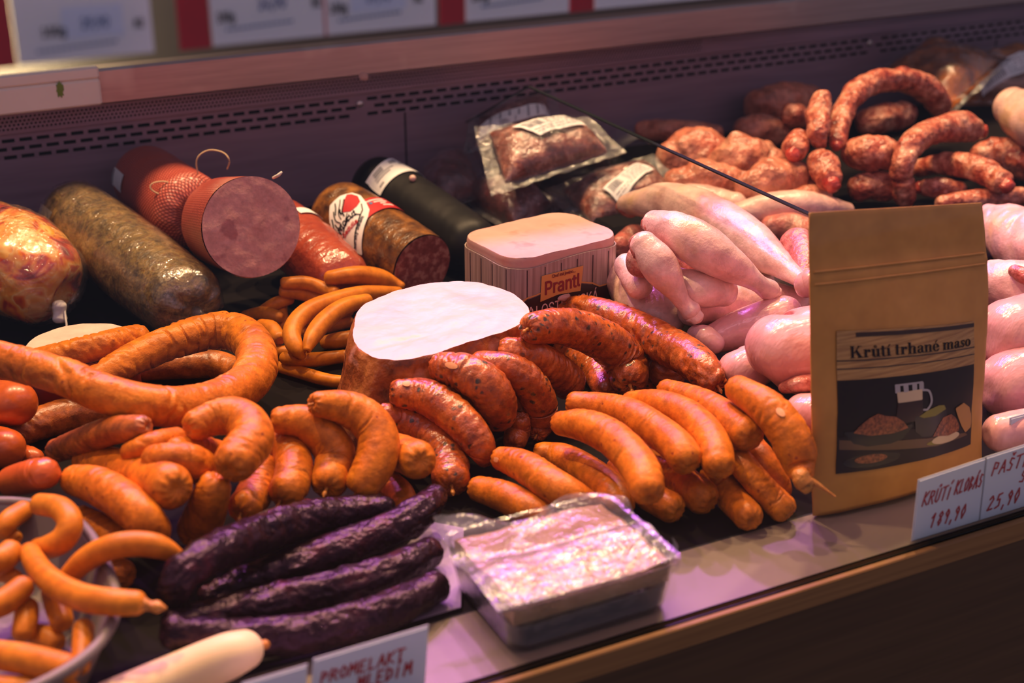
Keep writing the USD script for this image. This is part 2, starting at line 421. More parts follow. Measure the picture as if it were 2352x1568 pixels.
pmat('jellied_pork', [(0.28, (0.035, 0.022, 0.008)), (0.42, (0.13, 0.080, 0.022)), (0.52, (0.23, 0.15, 0.045)), (0.62, (0.12, 0.05, 0.012)), (0.74, (0.36, 0.25, 0.09)), (0.85, (0.20, 0.17, 0.06))], scale=34, detail=6, rough=0.42, bump=(110, 0.6, 0.003), coat=0.35, coat_rough=0.12, distort=4.5, noise_rough=0.66, mott=(80, 0.6))
pmat('pickled_mix', [(0.30, (0.16, 0.006, 0.003)), (0.38, (0.42, 0.028, 0.006)), (0.44, (0.62, 0.17, 0.012)), (0.52, (0.70, 0.30, 0.04)), (0.58, (0.74, 0.44, 0.14)), (0.64, (0.60, 0.13, 0.012)), (0.74, (0.35, 0.02, 0.006))], scale=26, detail=2, rough=0.32, bump=(60, 0.35, 0.004), coat=0.3, coat_rough=0.15, distort=1.6)
pmat('chicken_skin', [(0.28, (0.68, 0.34, 0.29)), (0.5, (0.79, 0.49, 0.42)), (0.75, (0.82, 0.59, 0.50))], scale=26, detail=4, rough=0.36, bump=(330, 0.3, 0.0016), coat=0.3, coat_rough=0.22, blot=(20, 0.56, 0.70, (0.72, 0.45, 0.26)), mott=(60, 0.25))
pmat('chicken_breast', [(0.3, (0.68, 0.30, 0.28)), (0.6, (0.78, 0.42, 0.39)), (0.8, (0.82, 0.51, 0.46))], scale=16, detail=3, rough=0.26, bump=(90, 0.25, 0.003), coat=0.4, coat_rough=0.14, stretch=(1, 2.2, 1), mott=(50, 0.15))
pmat('chicken_flesh', [(0.3, (0.34, 0.05, 0.035)), (0.5, (0.52, 0.15, 0.11)), (0.72, (0.68, 0.36, 0.28))], scale=55, detail=4, rough=0.4, bump=(160, 0.7, 0.003), coat=0.15, mott=(90, 0.4))
pmat('bone_end', [(0.3, (0.78, 0.42, 0.32)), (0.6, (0.84, 0.60, 0.50)), (0.85, (0.60, 0.14, 0.11))], scale=120, detail=3, rough=0.35, bump=(200, 0.4, 0.002), coat=0.3)
pmat('pork_meat', [(0.3, (0.40, 0.095, 0.05)), (0.52, (0.56, 0.19, 0.11)), (0.75, (0.68, 0.33, 0.21))], scale=34, detail=4, rough=0.42, bump=(90, 0.8, 0.005), coat=0.15, coat_rough=0.25, mott=(70, 0.45))
pmat('neck_meat', [(0.32, (0.26, 0.022, 0.012)), (0.46, (0.46, 0.10, 0.055)), (0.58, (0.58, 0.21, 0.13)), (0.75, (0.70, 0.38, 0.27))], scale=60, detail=4, rough=0.4, bump=(100, 0.9, 0.005), coat=0.2, coat_rough=0.2, mott=(120, 0.4))
pmat('neck_end', [(0.3, (0.34, 0.02, 0.014)), (0.6, (0.58, 0.07, 0.04)), (0.85, (0.74, 0.34, 0.24))], scale=90, detail=4, rough=0.3, bump=(160, 0.7, 0.003), coat=0.4)
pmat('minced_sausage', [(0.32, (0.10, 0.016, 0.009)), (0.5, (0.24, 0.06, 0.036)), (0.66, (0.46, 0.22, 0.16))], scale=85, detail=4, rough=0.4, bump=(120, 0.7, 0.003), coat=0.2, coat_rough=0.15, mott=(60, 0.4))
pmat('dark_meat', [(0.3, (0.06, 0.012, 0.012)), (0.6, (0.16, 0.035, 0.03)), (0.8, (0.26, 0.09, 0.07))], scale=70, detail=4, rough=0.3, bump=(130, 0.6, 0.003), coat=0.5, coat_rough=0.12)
pmat('marinade', [(0.3, (0.10, 0.024, 0.004)), (0.55, (0.36, 0.10, 0.012)), (0.8, (0.60, 0.22, 0.03))], scale=26, detail=4, rough=0.2, bump=(60, 0.6, 0.004), coat=0.8, coat_rough=0.06, distort=1.0)
pmat('tray_filling', [(0.3, (0.24, 0.13, 0.055)), (0.55, (0.34, 0.20, 0.10)), (0.8, (0.44, 0.29, 0.16))], scale=48, detail=5, rough=0.35, bump=(120, 0.6, 0.003), coat=0.4)
# packaging, case
film('clear_film', haze=0.03, bscale=110, bstr=0.9, rough=0.12)
film('tight_film', haze=0.012, bscale=120, bstr=0.35, rough=0.12)
film('milky_film', haze=0.05, bscale=80, bstr=0.7, rough=0.2, gain=0.6)
film('front_glass', tint=(0.985, 0.99, 0.985), haze=0.0015, rough=0.0, bscale=1.0, bstr=0.0, base=0.014)
flat('glass_edge', (0.006, 0.009, 0.008), 0.3, spec=0.3)
flat('label_white', (0.80, 0.79, 0.78), 0.55)
flat('label_ink', (0.006, 0.006, 0.008), 0.7, spec=0.15)
flat('ink_grey', (0.30, 0.30, 0.32), 0.6)
flat('ink_blue', (0.10, 0.16, 0.34), 0.6)
flat('label_red', (0.45, 0.012, 0.016), 0.5)
flat('tag_white', (0.80, 0.81, 0.86), 0.5)
flat('tag_blue', (0.66, 0.73, 0.92), 0.5)
flat('tag_red', (0.42, 0.008, 0.02), 0.5)
flat('card_white', (0.72, 0.75, 0.84), 0.5)
flat('card_sleeve', (0.80, 0.80, 0.84), 0.3)
flat('pen_red', (0.42, 0.014, 0.022), 0.6)
flat('gold_print', (0.62, 0.32, 0.08), 0.4)
flat('brown_print', (0.030, 0.008, 0.008), 0.45)
flat('maroon_print', (0.22, 0.008, 0.014), 0.45)
flat('pink_print', (0.78, 0.55, 0.50), 0.5)
flat('string', (0.62, 0.44, 0.25), 0.8)
flat('white_string', (0.75, 0.70, 0.62), 0.8)
pmat('kraft_paper', [(0.3, (0.44, 0.20, 0.030)), (0.7, (0.52, 0.25, 0.042))], scale=60, detail=6, rough=0.55, bump=(90, 0.12, 0.002))
pmat('steel_rail', [(0.3, (0.40, 0.31, 0.29)), (0.7, (0.50, 0.39, 0.37))], scale=5, detail=5, rough=0.42, metallic=0.75, stretch=(2, 40, 40), blot=(9, 0.62, 0.75, (0.56, 0.50, 0.46)))
pmat('steel_wall', [(0.3, (0.27, 0.19, 0.25)), (0.7, (0.35, 0.25, 0.32))], scale=4, detail=5, rough=0.42, metallic=0.35, stretch=(2, 30, 30))
pmat('steel_bowl', [(0.3, (0.16, 0.13, 0.125)), (0.7, (0.20, 0.165, 0.155))], scale=8, detail=3, rough=0.5, metallic=0.15, spec=0.25)
pmat('tray_deck', [(0.3, (0.005, 0.004, 0.0045)), (0.7, (0.010, 0.0075, 0.008))], scale=12, detail=3, rough=0.75, spec=0.05)
pmat('ledge_cream', [(0.3, (0.135, 0.105, 0.080)), (0.7, (0.17, 0.132, 0.100))], scale=6, detail=4, rough=0.35)
pmat('worktop', [(0.3, (0.075, 0.055, 0.045)), (0.7, (0.10, 0.075, 0.062))], scale=6, detail=4, rough=0.4)
wood('wood_trim', (0.20, 0.085, 0.024), (0.34, 0.16, 0.05), axis=(1.0, 1.0, 30.0), scale=8, rough=0.6)
wood('wood_front', (0.050, 0.022, 0.008), (0.095, 0.046, 0.018), axis=(1.0, 1.0, 22.0), scale=6, rough=0.5)
pmat('board_plastic', [(0.3, (0.74, 0.66, 0.56)), (0.7, (0.80, 0.72, 0.62))], scale=12, rough=0.5, bump=(120, 0.1, 0.001))
flat('dark_void', (0.006, 0.006, 0.007), 0.8)
flat('leaf_green', (0.16, 0.24, 0.02), 0.6)
flat('paper_sheet', (0.26, 0.20, 0.28), 0.5)
flat('grey_plastic', (0.10, 0.10, 0.11), 0.3)
flat('clip_plastic', (0.72, 0.66, 0.58), 0.4)
pmat('shop_wall', [(0, (0.20, 0.17, 0.16)), (1, (0.24, 0.20, 0.19))], scale=4, rough=0.8)
pmat('shop_floor', [(0, (0.20, 0.18, 0.16)), (1, (0.26, 0.23, 0.21))], scale=4, rough=0.5)
wood('print_wood', (0.19, 0.125, 0.105), (0.50, 0.39, 0.34), axis=(90.0, 90.0, 2.0), scale=5, rough=0.4)

# ------------------------------------------------------------------ the display counter
Y_GLASS, Y_TRAY, Y_WALL, Y_RAIL, X0, X1 = 0.600, 0.665, 1.465, 1.41, -0.55, 2.6
XM, XW = (X0 + X1) / 2, X1 - X0
fl = thing('floor', 'shop floor of pale stone in front of and behind the counter', 'floor', (0, 0, -0.95), kind='structure')
part(fl, 'slab', bx((1, 1.2, -0.975), (7, 6.4, 0.05)), 'shop_floor', smooth=False)
wb = thing('wall_back', 'plain shop wall behind the service side', 'wall', (0, 4.2, -0.95), kind='structure')
part(wb, 'wall_panel', bx((1, 4.3, 0.35), (7, 0.2, 2.6)), 'shop_wall', smooth=False)

dc = thing('display_counter', 'refrigerated meat display counter with steel back rail, cream front ledge and dark wood front', 'display counter', (XM, 1.0, -0.95))
part(dc, 'deck', bx((XM, (Y_TRAY + Y_WALL) / 2, -0.022), (XW, Y_WALL - Y_TRAY, 0.04)), 'tray_deck', smooth=False, label='black deck the goods lie on')
part(dc, 'front_ledge', bx((XM, (0.6027 + Y_TRAY) / 2, -0.02), (XW, Y_TRAY - 0.6027, 0.04), 0.0006), 'ledge_cream', smooth=False, label='cream ledge behind the glass')
part(dc, 'tray_lip', bx((XM, Y_TRAY + 0.001, -0.0036), (XW, 0.004, 0.006), 0.001), 'dark_void', smooth=False)
part(dc, 'wood_trim', bx((XM, Y_GLASS - 0.0050, -0.0085), (XW, 0.0050, 0.016), 0.0008), 'wood_trim', smooth=False, label='lighter wood edge strip under the glass')
part(dc, 'front_panel', bx((XM, Y_GLASS + 0.009, -0.4833), (XW, 0.026, 0.9334)), 'wood_front', smooth=False, label='dark brown wood front panel')
part(dc, 'front_glass', bx((XM, Y_GLASS + 0.0, 0.215), (XW, 0.004, 0.44)), 'front_glass', smooth=False)
part(dc, 'glass_channel', join([bx((XM, Y_GLASS - 0.00235, -0.0002), (XW, 0.0006, 0.0012)), bx((XM, Y_GLASS + 0.00235, 0.0002), (XW, 0.0006, 0.0012))]), 'glass_edge', smooth=False)
part(dc, 'service_rail', bx((XM, Y_RAIL + 0.012, 0.1715), (XW, 0.024, 0.036), 0.0025), 'steel_rail', smooth=False, label='brushed steel rail along the back')
part(dc, 'worktop', bx((XM, Y_RAIL + 0.37, 0.170), (XW, 0.70, 0.034), 0.002), 'worktop', smooth=False)
part(dc, 'back_cabinet', bx((XM, 1.80, -0.42), (XW, 0.60, 1.06)), 'worktop', smooth=False)
part(dc, 'upper_shelf', bx((XM, 1.745, 0.565), (XW, 0.72, 0.03), 0.004), 'worktop', smooth=False, label='unseen shelf added over the back of the counter to cast its shade')  # added out of view to block the lamps over the back
for x in (X0 + 0.05, X1 - 0.05):
    part(dc, 'shelf_post', bx((x, 1.52, 0.37), (0.03, 0.03, 0.38), 0.003), 'steel_rail', smooth=False)  # posts under the added shade shelf
for x in (X0 + 0.01, X1 - 0.01):
    part(dc, 'side_panel', bx((x, 1.03, -0.40), (0.02, 0.84, 1.06)), 'steel_wall', smooth=False)

def holed(xa, xb, za, zb, holes):
    p = sbox(xa, za, xb, zb)
    return p.difference(unary_union(holes))
def slot_panel():
    """Back wall: a band of staggered slots above a plain sheet; a strip of small holes over it."""
    hs = []
    xa, xb = -0.05, 2.05
    for r in range(3):
        z = 0.0975 + 0.0085 * r
        k = 0
        x = xa + (0.0085 if r % 2 else 0)
        while x < xb:
            skip = abs((x - 0.545) % 0.72) < 0.016          # bare metal round the fixing screws
            if not skip:
                hs.append(sbox(x, z - 0.0019, x + 0.0125, z + 0.0019))
            x += 0.0170
    return holed(X0, X1, -0.0, 0.124, hs)
def to_wall(mesh, y):
    return place(mesh, (0, y, 0), (1, 0, 0), (0, 0, 1), (0, 1, 0))
part(dc, 'back_wall', to_wall(extrude(slot_panel(), 0.0012), Y_WALL), 'steel_wall', smooth=False, label='purplish steel back wall with rows of slots')
hs = []
for r in range(4):
    for k in range(330):
        x = -0.02 + 0.0042 * k + 0.0021 * (r % 2)
        if x < 1.0:
            hs.append(Point(x, 0.1285 + 0.0038 * r).buffer(0.00125, 2))
part(dc, 'perforated_strip', to_wall(extrude(holed(X0, X1, 0.124, 0.150, hs), 0.001), Y_WALL - 0.010), 'steel_wall', smooth=False, label='strip of small round holes under the rail')
part(dc, 'air_duct', bx((XM, Y_WALL + 0.018, 0.07), (XW, 0.02, 0.16)), 'dark_void', smooth=False)
for i, x in enumerate((0.553, 1.273, 1.993)):
    sc = trimesh.creation.icosphere(2, 0.0042)
    sc.apply_scale([1, 0.5, 1])
    sc.apply_translation((x, Y_WALL - 0.001, 0.110))
    part(dc, 'screw', sc, 'metal_clip', label='screw between the slots')
for x in (0.607, 1.5):
    part(dc, 'wall_seam', bx((x, Y_WALL - 0.0006, 0.048), (0.0016, 0.001, 0.092)), 'dark_void', smooth=False)
# pale stain and crumb stay as their own small shapes
for k in range(16):
    pass

# glass divider across the deck
gd = thing('glass_divider', 'clear glass partition with a dark edge standing between sausages and raw chicken', 'glass divider', (0.68, 1.06, 0))
poly = Polygon([(0.745, 0.0), (1.455, 0.0), (1.455, 0.076), (1.301, 0.150), (0.745, 0.150)])
def xplane(mesh, x):
    return place(mesh, (x, 0, 0), (0, 1, 0), (0, 0, 1), (1, 0, 0))
part(gd, 'pane', xplane(extrude(poly, 0.004), 0.678), 'front_glass', smooth=False)
part(gd, 'top_edge', bx((0.68, 1.023, 0.1503), (0.0042, 0.556, 0.0012)), 'glass_edge', smooth=False)
e0, e1 = np.array([0.68, 1.301, 0.1503]), np.array([0.68, 1.455, 0.0763])
d_ = (e1 - e0) / np.linalg.norm(e1 - e0)
part(gd, 'sloping_edge', place(bx((0.0, 0, 0), (0.0042, np.linalg.norm(e1 - e0), 0.0012)), (e0 + e1) / 2, (1, 0, 0), d_, np.cross((1, 0, 0), d_)), 'glass_edge', smooth=False)

# ------------------------------------------------------------------ settling: a thing slides away from the camera along its own rays until it rests on the deck or on what lies there already
COLL_P, COLL_R = np.zeros((0, 3)), np.zeros(0)
def collide(P, R):
    global COLL_P, COLL_R
    COLL_P = np.vstack([COLL_P, np.asarray(P, float).reshape(-1, 3)])
    COLL_R = np.concatenate([COLL_R, np.broadcast_to(R, len(COLL_P) - len(COLL_R))])
K = 15
def settle(path, rad, floor=0.0, slope=1.2, squash=0.94, fz=None, flatk=1.0, fy=None):
    """path: pixel points, rad: pixel radii -> centre line (K, 3) and radii in metres."""
    uv = catmull(path, K)
    rp = catmull(rad if len(rad) > 1 else [rad[0]] * 2, K)[:, 0]
    D = np.array([ray(u, v) for u, v in uv])
    a = rp / FPX
    if fy is not None:
        t = (fy - CAM[1]) / D[:, 1]
    elif fz is not None:
        z = catmull(fz, K)[:, 0]
        t = (z - CAM[2]) / D[:, 2]
    else:
        tm = (CAM[2] - floor) / (-D[:, 2] + a * flatk)
        for P, R in zip(COLL_P, COLL_R):
            w = P - CAM
            R = R * squash
            A = (D * D).sum(1) - (a * squash) ** 2
            B = D @ w + a * squash * R
            Q = w @ w - R * R
            disc = B * B - A * Q
            ok = disc > 0
            tr = np.where(ok, (B - np.sqrt(np.maximum(disc, 0))) / A, 1e9)
            tm = np.minimum(tm, np.where(tr > 0.3, tr, 1e9))
        s = np.linspace(-1, 1, K)
        basis = np.stack([np.ones(K), s, s ** 2, s ** 3], 1)
        step = np.linalg.norm(np.diff(uv, axis=0), axis=1) / FPX * np.median(tm) * slope + 1e-4
        dB = np.diff(basis, axis=0)
        r = linprog(-basis.sum(0), A_ub=np.vstack([basis, dB, -dB]), b_ub=np.concatenate([tm, step, step]), bounds=[(None, None)] * 4, method='highs')
        t = basis @ r.x if r.status == 0 else np.minimum(tm, np.median(tm))
    P = CAM + D * t[:, None]
    R = a * t
    collide(P, R)
    return P, R

def knot(tb, end, r, seed, tail=0.0):
    """Twisted casing end: a small gathered nub with a frayed tip."""
    tip, d = (tb.tip1, tb.t1) if end else (tb.tip0, tb.t0)
    R = tb.R[-1] if end else tb.R[0]
    o = tip - d * R * 0.24
    n = 9
    s = np.linspace(0, 1, n)
    jig = np.array([RNG.uniform(-1, 1) for _ in range(3)]) * 0.35
    P = o + (d + jig * 0.5)[None] * (s[:, None] * r * 2.6) + np.outer(s ** 2, [0, 0, -r * 0.8])
    rr = r * np.array([0.55, 0.5, 0.38, 0.34, 0.45, 0.62, 0.66, 0.5, 0.25])
    return sweep(P, rr, m=10, n=16, low=0.25, lowf=260, caps=('round', 'round'), seed=seed, dimple=0)[:3]

COUNT = 0
def sausage(name, cat, mat, path, rad, label, group, ends='', m=30, n=54, fz=None, floor=0.0, slope=1.2, pale_marks=None, **kw):
    """One sausage: casing, tied ends ('a' first, 'b' last end), small pale patches [(l, theta, size)]."""
    global COUNT
    COUNT += 1
    P, R = settle(path, rad, floor=floor, slope=slope, fz=fz)
    opt = dict(low=0.045, wrink=0.05, pucker=0.09, sharp=0.75, creases=0 if mat in ('smooth_casing', 'blood_casing', 'white_casing', 'red_casing') else 9, cdepth=0.045, seed=COUNT)
    opt.update(kw)
    V, F, uv, tb = sweep(P, R, m=m, n=n, **opt)
    base = P.mean(0)
    base[2] = V[:, 2].min()
    t = thing(name, label, cat, base, group)
    part(t, 'casing', (V, F), mat, uv=uv)
    for e in ends:
        k = e == 'b'
        v, f, w = knot(tb, k, (R[-1] if k else R[0]) * 0.20, COUNT)
        part(t, 'tied_end', (v, f), 'casing_tie')
    for l, th, sz in pale_marks or []:
        o = Point(0.5, 0.5).buffer(0.5, 5)
        v, f = patch(tb, l * tb.L[-1] - sz * 0.6, l * tb.L[-1] + sz * 0.6, th - sz / R.mean() * 0.4, th + sz / R.mean() * 0.4, R.mean() * 0.03, outline=o, thick=0.0005)
        part(t, 'pale_spot', (v, f), 'pale_patch', label='pale spot on the casing')
    return t, tb

def blob(name, cat, mat, path, rad, label, group, low=0.14, lowf=38, m=34, n=40, floor=0.0, slope=1.2, fz=None, flat=1.0, extra=None, squash=0.94, fy=None, **kw):
    global COUNT
    COUNT += 1
    P, R = settle(path, rad, floor=floor, slope=slope, fz=fz, squash=squash, fy=fy)
    opt = dict(low=low, lowf=lowf, seed=COUNT, dimple=0.1, blunt=0.9)
    opt.update(kw)
    V, F, uv, tb = sweep(P, R, m=m, n=n, flat=flat, **opt)
    base = P.mean(0)
    base[2] = V[:, 2].min()
    t = thing(name, label, cat, base, group)
    part(t, extra or 'meat', (V, F), mat, uv=uv)
    return t, tb

# ------------------------------------------------------------------ back right: pork pieces, turkey necks, on a low black tray
mt = thing('meat_tray', 'low black plastic tray under the turkey necks and pork pieces', 'tray', (1.18, 1.24, 0.0))
part(mt, 'tray_top', bx((1.24, 1.29, 0.0165), (1.08, 0.26, 0.033), 0.006), 'tray_deck', smooth=30)
ZT = 0.034
G = 'raw pork pieces heaped at the back'
for r, p, l in [
    ([26, 30, 26], [(1480, 300), (1560, 305), (1640, 312)], 'dark red raw pork piece against the back wall, left end of the pork heap'),
    ([42, 46, 40], [(1745, 246), (1800, 237), (1860, 232)], 'dark shaded raw meat piece against the back wall beside the turkey necks'),
    ([36, 40, 34], [(1715, 305), (1750, 300), (1785, 300)], 'dark raw meat lump in shade between pork heap and turkey necks'),
    ([44, 56, 48], [(1545, 368), (1600, 352), (1660, 362)], 'lit orange-pink raw pork lump at the left of the pork heap'),
    ([46, 58, 48], [(1660, 380), (1710, 368), (1765, 390)], 'orange-pink raw pork lump on top in the middle of the pork heap'),
    ([44, 52, 42], [(1560, 428), (1620, 420), (1690, 432)], 'orange raw pork lump low at the front of the pork heap'),
    ([40, 54, 52, 34], [(1720, 425), (1770, 415), (1815, 420), (1855, 438)], 'folded raw pork piece at the right end of the pork heap'),
    ([22, 26, 22], [(1830, 452), (1865, 448), (1890, 450)], 'small raw pork scrap at the foot of the turkey necks'),
]:
    blob('pork_piece', 'meat', 'pork_meat', p, r, l, G, low=0.30, lowf=48, wrink=0.12, wf=40, sharp=0.5, n=56, m=44, floor=ZT)
G = 'raw turkey necks heaped at the back right'
NECKS = [
    ([22, 25, 22], [(2130, 432), (2160, 432), (2200, 436)], 'pale turkey neck end with a red cut lying low behind the kraft pouch', 'a'),
    ([20, 24, 22], [(2165, 468), (2250, 458), (2345, 452)], 'long flat turkey neck lying lowest, just above the kraft pouch', ''),
    ([38, 46, 44], [(2260, 365), (2310, 360), (2380, 375)], 'plump turkey neck at the right edge behind the others', ''),
    ([32, 38, 34], [(1975, 432), (2005, 425), (2035, 428)], 'short turkey neck piece low at the left of the curved necks', 'b'),
    ([30, 36, 30], [(1880, 372), (1895, 385), (1905, 410)], 'dark red turkey neck piece at the foot of the heap beside the pork', 'b'),
    ([30, 34, 30], [(1990, 280), (2030, 272), (2075, 262)], 'turkey neck lying under the big arched neck', 'b'),
    ([36, 42, 36], [(1965, 352), (1995, 352), (2035, 352)], 'mottled red turkey neck piece in the middle of the heap', 'b'),
    ([24, 28, 26], [(1835, 318), (1830, 330), (1825, 345)], 'small turkey neck piece with a cut face low at the left of the heap', 'b'),
    ([24, 28, 24], [(1815, 262), (1828, 266), (1842, 270)], 'small turkey neck piece with a bright red end at the left of the heap', 'b'),
    ([24, 28, 26, 20], [(1888, 228), (1880, 265), (1878, 300), (1882, 322)], 'short turkey neck standing up left of the big arched neck', 'b'),
    ([20, 27, 31, 28], [(2112, 386), (2183, 376), (2241, 384), (2300, 418)], 'grooved turkey neck leaning right under the right-hand arch', 'b'),
    ([20, 24, 26, 28, 28, 30, 32, 28], [(1923, 325), (1931, 275), (1950, 230), (1992, 193), (2049, 182), (2095, 189), (2141, 214), (2158, 241)], 'biggest turkey neck arched over the top of the heap', 'ab'),
    ([26, 28, 30, 31, 36, 30], [(2078, 448), (2072, 383), (2088, 337), (2137, 304), (2195, 291), (2232, 297)], 'second arched turkey neck bending down in front at the right', 'ab'),
]
for r, p, l, e in NECKS:
    t, tb = blob('turkey_neck', 'meat', 'neck_meat', p, r, l, G, low=0.25, lowf=62, wrink=0.08, wf=60, sharp=0.5, n=64, m=40, slope=1.0, floor=ZT)
    for k in e:
        s_ = tb.L[-1] if k == 'b' else 0.0
        c = (tb.tip1 if k == 'b' else tb.tip0)
        d = tb.t1 if k == 'b' else tb.t0
        R = tb.R[-1] if k == 'b' else tb.R[0]
        v, f, _, _ = sweep(np.array([c - d * R * 0.45, c - d * R * 0.05]), np.array([R * 0.75, R * 0.62]), m=16, n=4, low=0.3, lowf=170, seed=COUNT, dimple=0)
        part(t, 'cut_end', (v, f), 'neck_end', label='raw red cut end')
blob('chicken_piece', 'meat', 'chicken_skin', [(2325, 245), (2350, 262), (2385, 285)], [46, 56, 60], 'pale rounded chicken piece at the right edge by the amber marinade bag', None, low=0.10, floor=ZT)

# amber marinade bags at the very back right
def pillow(cs, T, n=34, lump=0.25, seed=0, f=40.0, edge=0.78, under=0.5, sag=0.0, crump=0.0):
    """A soft filled bag over four corner points. Returns the function (u, v in -1..1, side, inset) -> points and the two normals."""
    cs = np.asarray(cs, float)
    nrm = np.cross(cs[1] - cs[0], cs[3] - cs[0])
    nrm /= np.linalg.norm(nrm)
    if nrm[2] < 0:
        nrm = -nrm
    def f_(u, v, side, off=0.0):
        a, b = (u + 1) / 2, (v + 1) / 2
        p = (cs[0] * ((1 - a) * (1 - b))[..., None] + cs[1] * (a * (1 - b))[..., None] + cs[2] * (a * b)[..., None] + cs[3] * ((1 - a) * b)[..., None])
        ee = np.clip(1 - np.abs(u / edge) ** 3.2, 0, 1) * np.clip(1 - np.abs(v / edge) ** 3.2, 0, 1)
        h = T * ee ** 0.6
        k = meshkit.fbm(p * f + seed * 3.7, 3, seed)
        h = h * (1 + lump * (k - 0.5) * 2)
        cr = crump * (meshkit.fbm(p * 75 + seed * 5.1, 3, seed + 7) - 0.5) * 2
        return p + nrm * ((h * (1 if side > 0 else -under)) + off * (1 if side > 0 else -1) * (0.15 + 0.85 * ee) + cr)[..., None]
    return f_, nrm

def two_sided(fn, n, r, off):
    g = np.linspace(-r, r, n)
    u, v = np.meshgrid(g, g, indexing='ij')
    A, B = fn(u, v, 1, off).reshape(-1, 3), fn(u, v, -1, off).reshape(-1, 3)
    F = grid_faces(n, n, False)
    k = n * n
    idx = np.arange(k).reshape(n, n)
    rim = np.concatenate([idx[0, :], idx[1:, -1], idx[-1, -2::-1], idx[-2:0:-1, 0]])
    nx = np.roll(rim, -1)
    side = np.vstack([np.stack([rim, rim + k, nx + k], 1), np.stack([rim, nx + k, nx], 1)])
    return np.vstack([A, B]), np.vstack([F, F[:, ::-1] + k, side])

def bar_label(t, fn, uv4, nrm_off, seed, rows=6, bars=True, mat='label_white'):
    """Printed paper label on a bag: sheet with a barcode block and text lines as its print."""
    q = np.array(uv4, float)
    def P(a, b, off):
        u = q[0, 0] * (1 - a) * (1 - b) + q[1, 0] * a * (1 - b) + q[2, 0] * a * b + q[3, 0] * (1 - a) * b
        v = q[0, 1] * (1 - a) * (1 - b) + q[1, 1] * a * (1 - b) + q[2, 1] * a * b + q[3, 1] * (1 - a) * b
        return fn(u, v, 1, off)
    n = 14
    a, b = np.meshgrid(np.linspace(0, 1, n), np.linspace(0, 1, n), indexing='ij')
    top, bot = P(a, b, nrm_off).reshape(-1, 3), P(a, b, nrm_off - 0.0006).reshape(-1, 3)
    F = grid_faces(n, n, False)
    k = n * n
    lab = part(t, 'paper_label', (np.vstack([top, bot]), np.vstack([F, F[:, ::-1] + k])), mat, label='white printed label')
    r = np.random.default_rng(seed)
    vs, fs, c = [], [], 0
    def quad(a0, a1, b0, b1):
        nonlocal c
        aa, bb = np.meshgrid(np.linspace(a0, a1, 4), np.linspace(b0, b1, 3), indexing='ij')
        vs.append(P(aa, bb, nrm_off + 0.0004).reshape(-1, 3))
        fs.append(grid_faces(4, 3, False) + c)
        c += 12
    if bars:
        x = 0.06
        while x < 0.36:
            w = r.choice([0.008, 0.014, 0.02])
            quad(x, x + w, 0.12, 0.5)
            x += w + r.choice([0.008, 0.014])
    for i in range(rows):
        b0 = 0.12 + 0.8 * i / rows
        x = 0.44 if (bars and b0 < 0.55) else 0.06
        while x < 0.9:
            w = r.uniform(0.04, 0.12)
            quad(x, min(x + w, 0.95), b0, b0 + 0.035)
            x += w + 0.025
    part(lab, 'print', (np.vstack(vs), np.vstack(fs)), 'ink_grey')
    return lab

def bag(name, label, cs, T, meat, seed, labels=(), film_mat='clear_film', reach=0.76, crump=0.0025, group=None, cat='packaged meat', lump=0.25, f=40, content='meat', under=0.5, coll=True):
    cs = np.asarray(cs, float)
    fn, nrm = pillow(cs, T, seed=seed, lump=lump, f=f, under=under)
    fnf, _ = pillow(cs, T, seed=seed, lump=lump, f=f, crump=crump, under=under)
    t = thing(name, label, cat, [*cs.mean(0)[:2], cs[:, 2].min()], group)
    part(t, content, two_sided(fn, 34, reach, 0.0), meat)
    part(t, 'plastic_film', two_sided(fnf, 46, 1.0, 0.0022), film_mat)
    for i, uv4 in enumerate(labels):
        bar_label(t, fn, uv4, 0.0042, seed + i)
    if coll:
        g = np.linspace(-0.7, 0.7, 4)
        u, v = np.meshgrid(g, g)
        collide(fn(u, v, 1).reshape(-1, 3) - nrm * 0.02, 0.02)
    return t, fn
def cz(l):
    return [on_z(u, v, z) for u, v, z in l]

bag('marinade_bag', 'bag of dark amber marinated meat lying at the back right wall', cz([(1985, 175, 0.078), (2130, 90, 0.108), (2330, 130, 0.104), (2190, 260, 0.066)]), 0.028, 'marinade', 31, labels=[], lump=0.5, f=30, reach=0.9, crump=0.005, group='bags of amber marinade')
bag('marinade_bag', 'amber marinade bag with a violet sheen in the top right corner', cz([(2120, 250, 0.03), (2230, 110, 0.09), (2450, 100, 0.09), (2390, 250, 0.03)]), 0.032, 'marinade', 32, labels=[((-0.75, -0.1), (-0.1, 0.75), (0.3, 0.35), (-0.35, -0.5))], lump=0.5, f=30, reach=0.9, crump=0.005, group='bags of amber marinade')

# vacuum packs in the middle at the back
GP = 'clear vacuum packs of sausage meat'
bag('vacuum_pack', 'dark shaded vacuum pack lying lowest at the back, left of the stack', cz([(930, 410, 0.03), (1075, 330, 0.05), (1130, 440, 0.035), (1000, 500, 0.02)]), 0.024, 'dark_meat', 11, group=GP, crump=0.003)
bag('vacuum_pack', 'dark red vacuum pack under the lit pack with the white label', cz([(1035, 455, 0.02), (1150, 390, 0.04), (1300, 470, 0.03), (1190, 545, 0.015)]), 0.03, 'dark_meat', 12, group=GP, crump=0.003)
bag('vacuum_pack', 'violet-lit vacuum pack leaning on the back wall behind the others with a large pale label', cz([(1062, 355, 0.065), (1080, 268, 0.090), (1275, 195, 0.112), (1290, 300, 0.075)]), 0.014, 'minced_sausage', 13, labels=[((-0.62, -0.72), (-0.02, -0.72), (0.02, 0.78), (-0.42, 0.80))], group=GP, crump=0.004)
